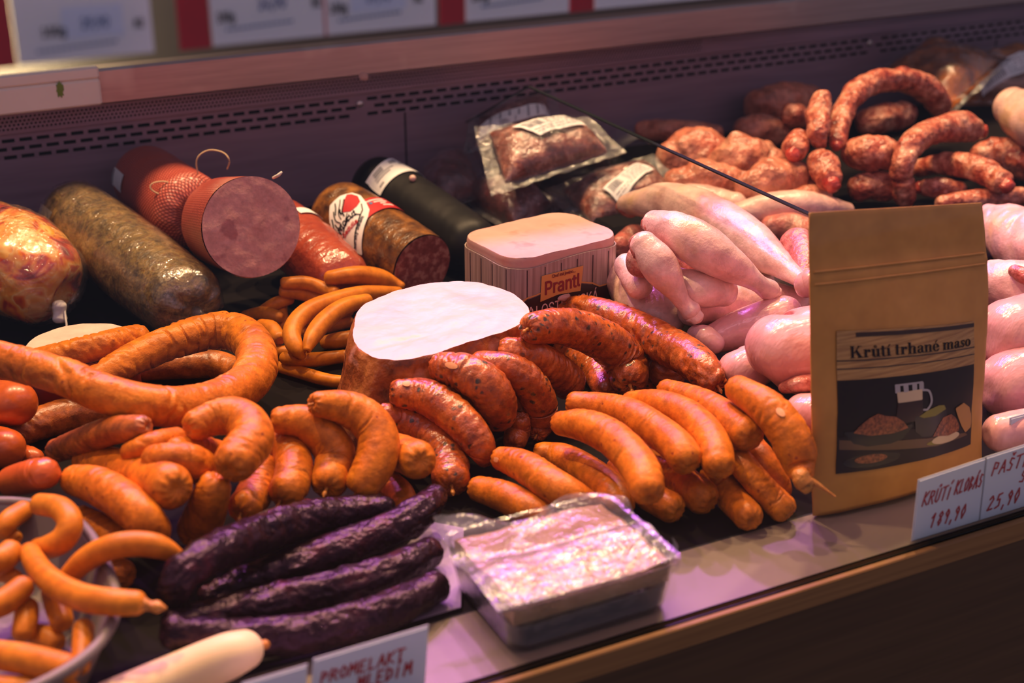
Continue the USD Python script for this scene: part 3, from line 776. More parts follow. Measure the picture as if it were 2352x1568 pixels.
bag('vacuum_pack', 'lit vacuum pack of sausage meat with a white label lying on top of the stack', cz([(1088, 292, 0.112), (1352, 268, 0.112), (1440, 350, 0.085), (1128, 452, 0.065)]), 0.022, 'minced_sausage', 14, labels=[((-0.5, -0.45), (0.40, -0.62), (0.62, -0.05), (-0.18, 0.12))], group=GP, crump=0.004)
bag('vacuum_pack', 'glossy vacuum pack with a crooked white label leaning in front beside the chicken legs', cz([(1252, 436, 0.045), (1500, 352, 0.065), (1590, 452, 0.035), (1345, 545, 0.02)]), 0.022, 'minced_sausage', 15, labels=[((-0.42, 0.22), (0.42, -0.25), (0.62, 0.02), (-0.28, 0.72))], group=GP, crump=0.004)

# ------------------------------------------------------------------ big logs
def log(name, label, cat, mat, path, rad, group=None, caps=('round', 'round'), casing='casing', face=None, slope=0.9, floor=0.0, n=60, m=48, low=0.03, fz=None, face_low=0.0, **kw):
    global COUNT
    COUNT += 1
    P, R = settle(path, rad, floor=floor, slope=slope, fz=fz)
    V, F, uv, tb = sweep(P, R, m=m, n=n, low=low, seed=COUNT, caps=caps, **kw)
    base = P.mean(0)
    base[2] = V[:, 2].min()
    t = thing(name, label, cat, base, group)
    part(t, casing, (V, F), mat, uv=uv)
    if face:
        k = 26
        rr = np.linspace(0, 1, 14)[:, None]
        th = np.arange(k * 2) / (k * 2) * 2 * np.pi
        ring = tb.at(np.full(k * 2, tb.L[-1]), th, -0.0008)
        c = ring.mean(0)
        Vf = c + (ring[None] - c) * rr[..., None]
        bumpv = 0.0015 * meshkit.fbm(Vf * 90, 3, COUNT) + 0.0008
        Vf = Vf + tb.t1 * bumpv[..., None]
        part(t, 'cut_face', (Vf.reshape(-1, 3), grid_faces(14, k * 2, True)[:, ::-1]), face, label='cut face')
    return t, tb

GL = 'large sausage logs lying at the back'
t, tb = log('salami_log', 'black cased salami log with a white paper band', 'salami', 'black_casing', [(868, 426), (960, 484), (1078, 562)], [68, 73, 68], GL)
v, f = patch(tb, 0.0, 0.038, -1.5, 1.15, 0.0012, 8, 40)
lab = part(t, 'paper_band', (v, f), 'label_white', label='white paper band')
for a, b, c0, c1 in [(0.003, 0.013, 0.45, 0.85), (0.016, 0.018, 0.1, 0.9), (0.021, 0.023, 0.3, 0.9), (0.030, 0.0325, 0.75, 0.95), (0.004, 0.010, -0.2, 0.1), (0.014, 0.016, -0.6, -0.2)]:
    part(lab, 'print', patch(tb, a, b, c0, c1, 0.0018, 4, 8), 'ink_grey')
cr = trimesh.creation.icosphere(1, 0.0035)
cr.apply_translation(tb.at(np.array([0.058]), np.array([0.15]), 0.003)[0])
cm = thing('meat_crumb', 'small beige meat crumb on the black salami', 'crumb', cr.bounds.mean(0))
part(cm, 'crumb', cr, 'ham_slice')

t, tb = log('salami_log', 'brown smoked salami log with a pale pink mottled cut end and a shield sticker', 'salami', 'salami_skin', [(790, 497), (880, 555), (968, 612)], [80, 82, 80], GL, caps=('round', 'open'), face='salami_face', wrink=0.02, wf=150)
QT, QTB = t, tb
t, tb = log('salami_log', 'dark red wrinkled salami log half hidden under the cut mortadella', 'salami', 'red_salami_skin', [(640, 520), (705, 572), (775, 640)], [70, 76, 76], GL, wrink=0.05, wf=210)
v, f = patch(tb, 0.022, 0.034, -0.9, 0.0, 0.0006, 6, 14)
part(t, 'paper_label', (v, f), 'label_white', label='pale label edge')

net = dict(casing='netted_casing')
def net_mat(name, c1, c2, line):
    """Fine diamond netting pressed into pink casing, drawn on the sweep's own coordinates."""
    N = {'g': ('uvmap', {'attribute': 'st'}), 's': ('separate_xyz', {}), 'a': ('math', {'math_type': 'add'}), 'b': ('math', {'math_type': 'subtract'})}
    L_ = [('g.UV', 's.vector'), ('s.x', 'a.value1'), ('s.y', 'a.value2'), ('s.x', 'b.value1'), ('s.y', 'b.value2')]
    for k in 'ab':
        N[k + 'm'] = ('math', {'math_type': 'multiply', 'value2': 700.0})
        N[k + 's'] = ('math', {'math_type': 'sine'})
        N[k + 'q'] = ('math', {'math_type': 'absolute'})
        L_ += [(k + '.value', k + 'm.value1'), (k + 'm.value', k + 's.value1'), (k + 's.value', k + 'q.value1')]
    N.update({'mn': ('math', {'math_type': 'minimum'}), 'r': ('rgb_ramp', {'ramp': [(0.0, line), (0.28, line), (0.5, c1), (1.0, c2)]}), 'bp': ('bump', {'strength': 0.6, 'distance': 0.0008}),
              'p': ('principled_bsdf', {'roughness': 0.34, 'coat_weight': 0.3, 'coat_roughness': 0.2})})
    L_ += [('aq.value', 'mn.value1'), ('bq.value', 'mn.value2'), ('mn.value', 'r.fac'), ('r.color', 'p.base_color'), ('mn.value', 'bp.height'), ('bp.normal', 'p.normal')]
    usdkit.material(stage, '/World/Looks/' + name, N, L_, surface='p.BSDF')
net_mat('netted_casing', (0.50, 0.075, 0.045), (0.66, 0.17, 0.105), (0.20, 0.016, 0.010))

def string_loop(t, pts, r=0.0007, mat='string', name='string_loop'):
    P = catmull(pts, 40)
    v, f, _, _ = sweep(P, np.full(40, r), m=7, n=40, low=0.1, lowf=600, dimple=0)
    part(t, name, (v, f), mat)

t, tb = log('ham_log', 'whole netted pink ham log with looped strings behind the cut one', 'ham', 'netted_casing', [(338, 412), (385, 450), (432, 482)], [78, 86, 88], 'netted ham logs', fz=[0.073, 0.074, 0.074], pucker=0.06, casing='netted_casing', blunt=0.7, dimple=0.3)
p0 = tb.tip1
def above(u, v, ref, dz=0.0):
    """the point on the ray (u, v) as deep as ref."""
    d = ray(u, v)
    return CAM + d * ((ref - CAM) @ FV + dz)
string_loop(t, [above(455, 405, p0, 0.01), above(452, 365, p0), above(478, 345, p0), above(512, 350, p0), above(527, 368, p0), above(522, 388, p0, 0.01)])
string_loop(t, [above(418, 455, p0, 0.005), above(372, 448, p0, -0.005), above(345, 433, p0, -0.008), above(352, 420, p0, -0.008), above(385, 418, p0, -0.005), (above(418, 440, p0, 0.002))])
v, f = patch(tb, -0.02, 0.035, 1.05, 1.55, 0.0008, 8, 10)
lab = part(t, 'paper_label', (v, f), 'label_white', label='pale printed label')
for k in range(6):
    part(lab, 'print', patch(tb, -0.012 + 0.003 * k, -0.0105 + 0.003 * k, 1.1, 1.5, 0.0014, 3, 6), 'ink_grey')

# cut mortadella leaning on the log behind, its face to the customer
c = on_y(577, 521, 1.150)
to_cam = CAM - c
to_cam /= np.linalg.norm(to_cam)
nrm = to_cam + RV * 0.33 + np.array([0, 0, -0.06])
nrm /= np.linalg.norm(nrm)
rad = 117 / FPX * ((c - CAM) @ FV)
P = np.array([c - nrm * 0.075, c])
V, F, uv, tb = sweep(P, [rad * 0.93, rad], m=64, n=34, low=0.02, seed=77, caps=('round', 'open'), blunt=0.6)
t = thing('mortadella', 'cut netted mortadella with its round pink face turned to the customer', 'mortadella', [*(c - nrm * 0.04)[:2], V[:, 2].min()], 'netted ham logs')
part(t, 'netted_casing', (V, F), 'netted_casing', uv=uv)
rr = np.linspace(0, 1, 22)[:, None]
th = np.arange(64) / 64 * 2 * np.pi
ring = tb.at(np.full(64, tb.L[-1]), th, -0.0005)
Vf = c + (ring[None] - c) * rr[..., None]
Vf = Vf + nrm * (0.0006 + 0.0022 * meshkit.fbm(Vf * 80, 4, 3))[..., None]
part(t, 'cut_face', (Vf.reshape(-1, 3), grid_faces(22, 64, True)[:, ::-1]), 'mortadella', label='pink cut face with darker meat patches')
v, f, _, _ = sweep(np.array([above(628, 408, c, 0.01), above(640, 402, c, 0.0), above(646, 396, c, 0.0)]), np.array([0.0014, 0.0016, 0.0012]), m=8, n=6, low=0.2, dimple=0)
part(t, 'string_end', (v, f), 'white_string', label='white string end')
for k in (0.02, 0.055):
    collide(c - nrm * k, rad)

# jellied pork roll in clear film
t, tb = log('jellied_roll', 'long roll of grey-brown jellied pork in clear film with a gathered end', 'jellied meat', 'jellied_pork', [(176, 498), (262, 566), (345, 632), (420, 690)], [84, 91, 95, 92], GL, floor=0.003, casing='jellied_pork', low=0.05, pucker=0.05, blunt=0.75, n=70)
V, F, uv, tb2 = sweep(tb.P, tb.R + 0.0012, m=56, n=60, low=0.035, lowf=70, wrink=0.03, wf=120, pucker=0.16, seed=9, blunt=0.85, dimple=0.1)
part(t, 'plastic_film', (V, F), 'tight_film', uv=uv)
v, f, w = knot(tb2, True, 0.0085, 3)
part(t, 'gathered_end', (v, f), 'clear_film')
fv, ff = patch(tb, -0.03, 0.02, 1.0, 1.7, 0.006, 8, 8)
part(t, 'loose_flap', (fv, ff), 'milky_film', label='loose flap of film')

# ------------------------------------------------------------------ sticker on the brown salami: shield with a red cap shape and line drawing, and a red band
def to_patch(mesh2d, tb, l0, l1, t0, t1, off):
    """maps a flat mesh given in the unit square (x along the log, y round it) onto the log; z is height."""
    v = np.array(mesh2d.vertices)
    return tb.at(l0 + (l1 - l0) * v[:, 0], t0 + (t1 - t0) * v[:, 1], off + v[:, 2]), np.array(mesh2d.faces)
def stroke(pts, w, h=0.0004, smooth=True):
    p = catmull(pts, 10 * len(pts)) if smooth and len(pts) > 2 else np.asarray(pts, float)
    return extrude(LineString(p).buffer(w / 2, 3).simplify(w * 0.05), h)
LQ = (0.010, 0.080, 1.55, -0.12)              # sticker window: along the log, round it (x right-down along the log, y from the left side over the top)
def onq(mesh, off):
    return to_patch(mesh.subdivide_to_size(0.12, max_iter=5), QTB, *LQ, off)
band = extrude(sbox(0.42, 0.55, 0.80, 1.35), 0.0004)
bp_ = part(QT, 'red_band', to_patch(band.subdivide_to_size(0.08, max_iter=5), QTB, *LQ, 0.0008), 'label_red', label='red paper band')
rw = []
for i, (w0, w1) in enumerate(((0.80, 1.12), (0.90, 1.14), (0.98, 1.06), (0.98, 1.18))):
    y = w0
    r_ = random.Random(i)
    while y < w1:
        rw.append(extrude(sbox(0.49 + 0.065 * i, y, 0.52 + 0.065 * i, y + 0.018), 0.0003))
        y += 0.026
part(bp_, 'print', to_patch(join(rw), QTB, *LQ, 0.0013), 'label_white')
part(bp_, 'print', to_patch(extrude(Point(0.57, 0.84).buffer(0.03, 4), 0.0003), QTB, *LQ, 0.0013), 'ink_blue')
shield = Polygon([(0.18, 0.80), (0.30, 0.84), (0.50, 0.78), (0.68, 0.70), (0.78, 0.58), (0.90, 0.30), (1.0, 0.02), (0.72, -0.02), (0.42, 0.04), (0.22, 0.20), (0.08, 0.42), (0.10, 0.64)]).buffer(0.02, 4)
st = part(QT, 'sticker', onq(extrude(shield, 0.0004), 0.0014), 'label_white', label='cream shield-shaped sticker')
part(st, 'print', onq(extrude(Polygon([(0.20, 0.77), (0.30, 0.80), (0.43, 0.74), (0.47, 0.64), (0.46, 0.52), (0.36, 0.45), (0.22, 0.62), (0.16, 0.72)]).buffer(0.01, 3), 0.0003), 0.0020), 'label_red')
ink = [stroke([(0.20, 0.62), (0.26, 0.55), (0.34, 0.44), (0.42, 0.40)], 0.022), stroke([(0.15, 0.58), (0.22, 0.50), (0.30, 0.38), (0.40, 0.33)], 0.014), stroke([(0.13, 0.48), (0.20, 0.42), (0.26, 0.34)], 0.02),
       stroke([(0.20, 0.36), (0.26, 0.30), (0.33, 0.26), (0.42, 0.27)], 0.018), stroke([(0.28, 0.44), (0.31, 0.41), (0.35, 0.40)], 0.03), stroke([(0.34, 0.20), (0.40, 0.18), (0.46, 0.20), (0.44, 0.25)], 0.02), stroke([(0.36, 0.13), (0.44, 0.11), (0.52, 0.13)], 0.022),
       stroke([(0.24, 0.24), (0.30, 0.18), (0.36, 0.10)], 0.022), stroke([(0.44, 0.46), (0.47, 0.40), (0.50, 0.36), (0.53, 0.26)], 0.012), stroke([(0.48, 0.46), (0.51, 0.38), (0.55, 0.28)], 0.012),
       stroke([(0.50, 0.72), (0.62, 0.64), (0.66, 0.56), (0.58, 0.52), (0.52, 0.30), (0.58, 0.08)], 0.016, smooth=False), stroke([(0.66, 0.56), (0.74, 0.40), (0.80, 0.22), (0.86, 0.06)], 0.02, smooth=False)]
part(st, 'line_drawing', onq(join(ink), 0.0020), 'label_ink')
def text_on(text, h, bold, o, ang, mapper, wide=1.0):
    m = meshkit.text_mesh(text, h, 0.0003, bold)
    v = np.array(m.vertices)
    c_, s_ = math.cos(ang), math.sin(ang)
    v[:, 0] *= wide
    x, y = v[:, 0] * c_ - v[:, 1] * s_ + o[0], v[:, 0] * s_ + v[:, 1] * c_ + o[1]
    m.vertices = np.stack([x, y, v[:, 2]], 1)
    return mapper(m)
part(st, 'lettering', text_on('NICTVÍ', 0.085, True, (0.50, 0.12), math.radians(76), lambda m: to_patch(m, QTB, *LQ, 0.0022)), 'label_ink')
part(st, 'lettering', text_on('Sedulla', 0.075, True, (0.61, 0.10), math.radians(72), lambda m: to_patch(m, QTB, *LQ, 0.0022)), 'label_red')
part(st, 'lettering', text_on('horský Salám', 0.062, False, (0.90, 0.05), math.radians(107), lambda m: to_patch(m, QTB, *LQ, 0.0022)), 'label_ink')

# ------------------------------------------------------------------ bag of pickled sausages, far left
t, tb = log('pickle_bag', 'clear bag of orange and red pickled pieces tied off with a white clip', 'bag of pickled meat', 'pickled_mix', [(-60, 560), (38, 608), (110, 652)], [112, 122, 102], None, floor=0.004, casing='contents', low=0.10, blunt=0.55, lowf=40, m=64)
V, F, uv, tb2 = sweep(tb.P, tb.R + 0.002, m=96, n=40, low=0.05, lowf=60, wrink=0.03, wf=100, pucker=0.0, seed=21, blunt=0.7, dimple=0.0)
tie = above(137, 712, tb.tip1, -0.012)
d = V - tb2.tip1                                            # pleats drawn together towards the clip
w = np.exp(-(np.linalg.norm(V - tie, axis=1) / 0.020) ** 1.5)
V = V * (1 - 0.75 * w[:, None]) + tie * (0.75 * w[:, None])
ang = np.arange(len(V)) % 96 / 96 * 2 * np.pi
V = V + (tb2.t1 * 0.0012)[None] * (np.cos(ang * 17) * np.exp(-(np.linalg.norm(V - tie, axis=1) / 0.035) ** 2))[:, None]
part(t, 'plastic_film', (V, F), 'clear_film')
v, f, _, _ = sweep(np.array([tie + [0, 0, 0.004], tie + UV_ * -0.002, tie - UV_ * 0.007]), np.array([0.0062, 0.0056, 0.0062]), m=12, n=8, low=0.2, lowf=200)
part(t, 'clip', (v, f), 'clip_plastic', label='white plastic clip')
string_loop(t, [tie + UV_ * 0.003 + RV * 0.004, above(150, 728, tie, -0.004), above(153, 750, tie, -0.006), above(150, 775, tie, -0.006), above(143, 800, tie, -0.005)], 0.0009, 'white_string', 'string')

# standing cut ham log: pale face up
c = on_z(186, 790, 0.050)
a, b = np.linspace(0, 2 * np.pi, 56, endpoint=False), 0.0415
prof = [(0.0, 0.0), (0.9, 0.0), (1.0, 0.08), (1.0, 0.5), (1.0, 0.96), (0.985, 1.0)]
V = np.array([[c[0] + b * r * math.cos(q) * 1.03, c[1] + b * r * math.sin(q), 0.050 * z] for r, z in prof for q in a])
hl = thing('ham_piece', 'pale pink cut ham log standing behind the big ring sausage with its face up', 'ham', (c[0], c[1], 0))
part(hl, 'rind', (V, grid_faces(len(prof), 56, True)), 'netted_casing', smooth=40)
rr = np.linspace(0, 1, 16)
V = np.array([[c[0] + b * 0.985 * r * math.cos(q) * 1.03, c[1] + b * 0.985 * r * math.sin(q), 0.0502] for r in rr for q in a])
V[:, 2] += 0.0022 * (meshkit.fbm(V * 70, 4, 8) - 0.3)
part(hl, 'cut_face', (V, grid_faces(16, 56, True)[:, ::1]), 'ham_slice', label='pale pink cut face')
collide([[c[0], c[1], 0.012], [c[0], c[1], 0.035]], 0.034)

# ------------------------------------------------------------------ pressed ham block in its printed sleeve
q = [on_z(u, v, 0.1) for u, v in [(1052, 537), (1307, 480), (1420, 544), (1183, 602)]]
hx, hy = (q[1] - q[0]) + (q[2] - q[3]), (q[0] - q[3]) + (q[1] - q[2])
hc = sum(q) / 4
hx = hx / np.linalg.norm(hx)
hy = np.cross([0, 0, 1.0], hx)
HA, HB_ = 0.0575, 0.0425
def rrect(a, b, r, n=9):
    p = []
    for cx, cy, s in ((a - r, b - r, 0), (-a + r, b - r, 90), (-a + r, -b + r, 180), (a - r, -b + r, 270)):
        for k in range(n):
            t_ = math.radians(s + 90 * k / (n - 1))
            p.append((cx + r * math.cos(t_), cy + r * math.sin(t_)))
    return np.array(p)
def dense(p, n):
    d_ = np.vstack([p, p[:1]])
    l_ = np.concatenate([[0], np.cumsum(np.linalg.norm(np.diff(d_, axis=0), axis=1))])
    t_ = np.linspace(0, l_[-1], n, endpoint=False)
    return np.stack([np.interp(t_, l_, d_[:, k]) for k in (0, 1)], 1), t_, l_[-1]
hbk = thing('ham_block', 'rounded block of pressed ham in a printed wood-look sleeve, cut pink top showing', 'ham', (*hc[:2], 0), None)
rp, tt, per = dense(rrect(HA, HB_, 0.022), 120)
prof = [(0.96, 0.0), (1.0, 0.004), (1.0, 0.05), (1.0, 0.0965), (0.992, 0.0995), (0.985, 0.1002)]
def loc(x, y, z):
    return np.asarray([hc[0], hc[1], 0])[None] + np.outer(x, hx) + np.outer(y, hy) + np.outer(z, [0, 0, 1.0])
V = np.vstack([loc(rp[:, 0] * s_, rp[:, 1] * s_, np.full(120, z)) for s_, z in prof])
part(hbk, 'ham_body', (V, grid_faces(len(prof), 120, True)), 'cooked_ham', smooth=50)
V = np.vstack([loc(rp[:, 0] * s_, rp[:, 1] * s_, np.full(120, 0.1002)) for s_ in np.linspace(0, 0.985, 22)])
V[:, 2] += 0.0025 * (meshkit.fbm(V * 45, 4, 4) - 0.45)
part(hbk, 'cut_top', (V, grid_faces(22, 120, True)), 'cooked_ham', label='cut pink top with darker patches')
# sleeve: a separate sheet round the block, its upper edge a little lower and wavy
zt = 0.0925 + 0.0012 * np.sin(tt / per * 2 * np.pi * 3) - 0.001 * np.cos(tt / per * 2 * np.pi * 2 + 1)
rows = np.linspace(0, 1, 12)
Vo = np.vstack([loc(rp[:, 0] * (1 + 0.0016 / HA), rp[:, 1] * (1 + 0.0016 / HB_), zt * w_) for w_ in rows])
Vi = np.vstack([loc(rp[:, 0] * (1 + 0.0006 / HA), rp[:, 1] * (1 + 0.0006 / HB_), zt * w_) for w_ in rows])
F = grid_faces(12, 120, True)
k = 12 * 120
ring = np.arange(120) + 11 * 120
nx = np.roll(ring, -1)
Fr = np.vstack([np.stack([ring, nx, nx + k], 1), np.stack([ring, nx + k, ring + k], 1)])
sl = part(hbk, 'sleeve', (np.vstack([Vo, Vi]), np.vstack([F, F[:, ::-1] + k, Fr])), 'print_wood', smooth=30, label='printed sleeve with a wooden plank pattern')
def sleeve_map(s, z, off):
    """s: metres round the outside from the front left corner to the right along the front, z: height."""
    out, _, _ = dense(rp, 2000)
    cum = np.concatenate([[0], np.cumsum(np.linalg.norm(np.diff(np.vstack([out, out[:1]]), axis=0), axis=1))])
    o = SL0 + np.asarray(s)
    o = np.mod(o, cum[-1])
    x, y = np.interp(o, cum, np.append(out[:, 0], out[0, 0])), np.interp(o, cum, np.append(out[:, 1], out[0, 1]))
    nn = np.stack([x, y], 1)
    g0 = np.interp(o + 1e-4, cum, np.append(out[:, 0], out[0, 0])) - x, np.interp(o + 1e-4, cum, np.append(out[:, 1], out[0, 1])) - y
    tn = np.stack(g0, 1)
    tn /= np.linalg.norm(tn, axis=1, keepdims=True) + 1e-12
    no = np.stack([tn[:, 1], -tn[:, 0]], 1)
    e = 0.0017 + np.asarray(off)
    return loc(x + no[:, 0] * e, y + no[:, 1] * e, np.asarray(z))
# arc length at the front left corner (-HA, -HB): corners run counter-clockwise from (+,+)
k0 = np.argmin(np.linalg.norm(rp - np.array([-HA + 0.0065, -HB_ + 0.0065]), axis=1))
SL0 = tt[k0]
def on_sleeve(mesh, off, step=0.006, lift=0.009):
    m = mesh.subdivide_to_size(step, max_iter=8) if step else mesh
    if lift:
        m = m.copy()
        m.vertices = np.array(m.vertices) * [1.3, 1, 1] + [0.019 - 0.046 * 1.3, 0, 0]
    v = np.array(m.vertices)
    return sleeve_map(v[:, 0], v[:, 1] + lift, off + v[:, 2]), np.array(m.faces)
for s_ in np.arange(-0.075, 0.14, 0.0165):
    w_ = 0.0006 + 0.0003 * random.random()
    part(sl, 'plank_joint', on_sleeve(extrude(sbox(s_, 0.004, s_ + w_, 0.0905), 0.0002), 0.0, lift=0.0), 'brown_print')
FW = 0.105
panel = Polygon([(-0.004, 0.002), (-0.004, 0.046), (0.024, 0.046), (0.030, 0.049), (0.038, 0.056), (0.055, 0.060), (0.075, 0.060), (0.088, 0.055), (0.096, 0.051), (0.112, 0.052), (0.128, 0.055), (0.128, 0.002)])
part(sl, 'print', on_sleeve(extrude(panel, 0.0002), 0.0003), 'brown_print', label='dark brown print panel')
part(sl, 'print', on_sleeve(extrude(LineString([(0.020, 0.046), (0.024, 0.047), (0.030, 0.051), (0.038, 0.0575), (0.055, 0.0615), (0.075, 0.0615), (0.088, 0.0565), (0.094, 0.052), (0.112, 0.0528), (0.128, 0.056)]).buffer(0.00055), 0.0002), 0.0005), 'gold_print')
part(sl, 'print', on_sleeve(extrude(sbox(0.108, 0.002, 0.120, 0.052), 0.0002), 0.0006), 'maroon_print')
part(sl, 'print', on_sleeve(extrude(Polygon([(-0.050, 0.050), (-0.026, 0.047), (-0.026, 0.030), (-0.050, 0.030)]), 0.0002), 0.0003), 'maroon_print')
gold = Polygon([(0.046, 0.052), (0.060, 0.0545), (0.078, 0.0525), (0.080, 0.0745), (0.047, 0.0745)])
part(sl, 'logo_panel', on_sleeve(extrude(gold, 0.0003), 0.0007), 'gold_print', label='gold logo panel')
def letters(text, h, x0, x1, z, off, mat, bold=True, name='lettering'):
    m = meshkit.text_mesh(text, h, 0.0003, bold)
    b_ = m.bounds
    v = np.array(m.vertices)
    v[:, 0] = x0 + (v[:, 0] - b_[0, 0]) / (b_[1, 0] - b_[0, 0]) * (x1 - x0)
    v[:, 1] += z
    m.vertices = v
    part(sl, name, on_sleeve(m, off, 0), mat)
letters('Prantl', 0.0112, 0.0495, 0.0775, 0.0575, 0.0012, 'maroon_print')
letters('Chuť má jméno...', 0.0027, 0.055, 0.0735, 0.0708, 0.0012, 'maroon_print', False)
letters('MALOSTRANSKÁ', 0.0098, 0.031, 0.0925, 0.0395, 0.0009, 'pink_print', False)
letters('ŠUNKA', 0.0115, 0.040, 0.085, 0.0235, 0.0009, 'pink_print', True)
fl_ = trimesh.creation.icosphere(2, 0.0035)
v = np.array(fl_.vertices) * [1.5, 0.8, 0.4] * (1 + 0.8 * (meshkit.noise(np.array(fl_.vertices) * 500, 4) - 0.5))[:, None]
fl_.vertices = v + [0.064, 0.051, 0.0015]
w_, f_ = on_sleeve(fl_, 0.0012, 0)
fk = thing('meat_crumb', 'pink shred of ham stuck on the front of the ham block sleeve', 'crumb', w_.mean(0))
part(fk, 'shred', (w_, f_), 'cooked_ham')
for x in np.linspace(-HA + 0.035, HA - 0.035, 4):
    for z in (0.036, 0.064):
        collide(loc(np.array([x]), np.array([0.0]), np.array([z])), 0.040)

# ------------------------------------------------------------------ raw chicken right of the divider
mt = thing('meat_tray', 'low black plastic tray under the raw chicken behind the kraft pouch', 'tray', (1.18, 0.9, 0.0))
part(mt, 'tray_top', bx((1.25, 0.965, 0.0145), (1.10, 0.35, 0.029), 0.006), 'tray_deck', smooth=30)
G = 'raw chicken pieces heaped right of the divider'
def chick(path, rad, label, mat='chicken_skin', bone=False, part_name='meat', **kw):
    o = dict(low=0.15, lowf=42, wrink=0.05, wf=70, n=60, m=44)
    o.update(kw)
    o.setdefault('floor', 0.030)
    t, tb = blob('chicken_drumstick' if mat == 'chicken_skin' else 'chicken_breast' if mat == 'chicken_breast' else 'chicken_scrap', 'raw chicken', mat, path, rad, label, G, extra=part_name, **o)
    if bone:
        R = tb.R[-1]
        c_ = tb.tip1
        v, f, _, _ = sweep(np.array([c_ - tb.t1 * R * 0.5, c_ + tb.t1 * R * 0.12]), np.array([R * 0.90, R * 0.74]), m=18, n=5, low=0.3, lowf=150, seed=COUNT, dimple=-0.1, blunt=0.5)
        part(t, 'bone_end', (v, f), 'bone_end', label='cut knuckle end')
        R = tb.R[0]
        c_ = tb.tip0
        v, f, _, _ = sweep(np.array([c_ - tb.t0 * R * 1.1 - [0, 0, R * 0.3], c_ - tb.t0 * R * 0.35 - [0, 0, R * 0.25]]), np.array([R * 0.95, R * 0.75]), m=22, n=6, low=0.4, lowf=130, seed=COUNT + 40)
        part(t, 'thigh_meat', (v, f), 'chicken_flesh', label='raw red meat showing at the cut thigh end')
    return t, tb
chick([(1520, 458), (1600, 456), (1690, 468)], [28, 34, 28], 'yellowish chicken leg skin lying rearmost behind the top drumstick')
chick([(1700, 492), (1770, 478), (1850, 474), (1945, 482)], [30, 38, 36, 18], 'broad pale chicken leg at the top right, partly behind the kraft pouch')
chick([(1770, 520), (1820, 520), (1870, 540)], [26, 32, 30], 'raw red-pink chicken flesh under the broad leg left of the pouch', 'chicken_flesh', low=0.2)
chick([(1425, 565), (1450, 545), (1480, 535)], [26, 28, 22], 'raw red chicken flesh scrap beside the ham block', 'chicken_flesh', low=0.25)
chick([(1436, 640), (1480, 695), (1540, 735)], [54, 58, 40], 'fatty chicken skin piece low beside the ham block')
chick([(1440, 610), (1460, 640), (1470, 660)], [30, 32, 30], 'pale folded chicken skin right behind the ham block corner')
chick([(1600, 620), (1660, 640), (1740, 655)], [46, 50, 44], 'chicken piece in shade under the two big drumsticks', low=0.12)
chick([(1590, 715), (1670, 700), (1760, 690), (1830, 700)], [36, 48, 46, 36], 'chicken leg lying flat under the drumstick ends')
chick([(1830, 560), (1850, 600), (1855, 650)], [40, 42, 34], 'chicken flesh tucked in behind the left edge of the pouch', 'chicken_flesh', low=0.16)
chick([(1640, 778), (1710, 755), (1800, 735)], [34, 50, 56], 'peach-coloured chicken breast under the chicken legs', 'chicken_breast', low=0.11, lowf=28, wrink=0.0)
chick([(1600, 770), (1620, 775), (1640, 790)], [24, 28, 26], 'pale chicken end beside the wrinkled dark sausage', 'chicken_breast', low=0.12, lowf=30, wrink=0.0)
chick([(1475, 600), (1530, 575), (1590, 590)], [40, 48, 44], 'reddish chicken flesh in the gap between the small and the middle drumstick', 'chicken_flesh', low=0.2)
chick([(1560, 650), (1610, 665), (1660, 668)], [38, 42, 36], 'pale chicken skin under the knuckles of the drumsticks')
chick([(1440, 470), (1500, 464), (1570, 474), (1640, 506), (1700, 540), (1755, 580), (1805, 618), (1850, 650)], [24, 40, 52, 56, 54, 44, 27, 18], 'largest chicken drumstick with thigh lying on top of the heap', bone=True, low=0.12)
chick([(1503, 512), (1550, 530), (1605, 560), (1655, 594), (1705, 625), (1740, 650), (1766, 666)], [30, 46, 53, 47, 32, 21, 25], 'chicken drumstick in the middle with its knuckle pointing at the pouch', bone=True, low=0.10)
chick([(1478, 560), (1507, 598), (1530, 634), (1552, 668), (1570, 697), (1586, 714)], [32, 44, 40, 25, 19, 24], 'smaller chicken drumstick pointing down just right of the ham block', bone=True, low=0.10)
chick([(1690, 850), (1720, 845), (1760, 830)], [44, 52, 46], 'chicken breast end left of the big glossy breast', 'chicken_breast', low=0.11, lowf=28, wrink=0.0)
chick([(1850, 655), (1870, 650), (1900, 650)], [30, 36, 40], 'peach chicken breast tip just left of the pouch', 'chicken_breast', low=0.11, lowf=28, wrink=0.0)
chick([(1782, 795), (1830, 805), (1900, 805)], [74, 98, 104], 'big glossy chicken breast beside the pouch', 'chicken_breast', low=0.11, lowf=28, wrink=0.0)
chick([(1800, 890), (1830, 882), (1860, 880)], [14, 20, 20], 'red bloody trim on the underside of the big glossy breast', 'chicken_flesh', low=0.3, lowf=80)
chick([(1845, 950), (1880, 955), (1910, 960)], [48, 52, 50], 'chicken breast low behind the tied orange sausage', 'chicken_breast', low=0.11, lowf=28, wrink=0.0)
chick([(2000, 560), (2080, 570), (2150, 580)], [60, 64, 60], 'chicken piece hidden behind the upper part of the pouch')
chick([(2000, 760), (2080, 770), (2150, 780)], [80, 84, 80], 'chicken breast hidden behind the middle of the pouch', 'chicken_breast', low=0.11, lowf=28, wrink=0.0)
chick([(2275, 510), (2340, 545), (2400, 580)], [44, 72, 76], 'chicken leg at the right edge above the other breasts')
chick([(2260, 650), (2320, 655), (2400, 670)], [52, 62, 64], 'chicken leg at the right edge just below the upper one')
chick([(2330, 622), (2352, 632), (2380, 640)], [15, 20, 22], 'small pink chicken knuckle at the right frame edge', 'chicken_flesh', low=0.15)
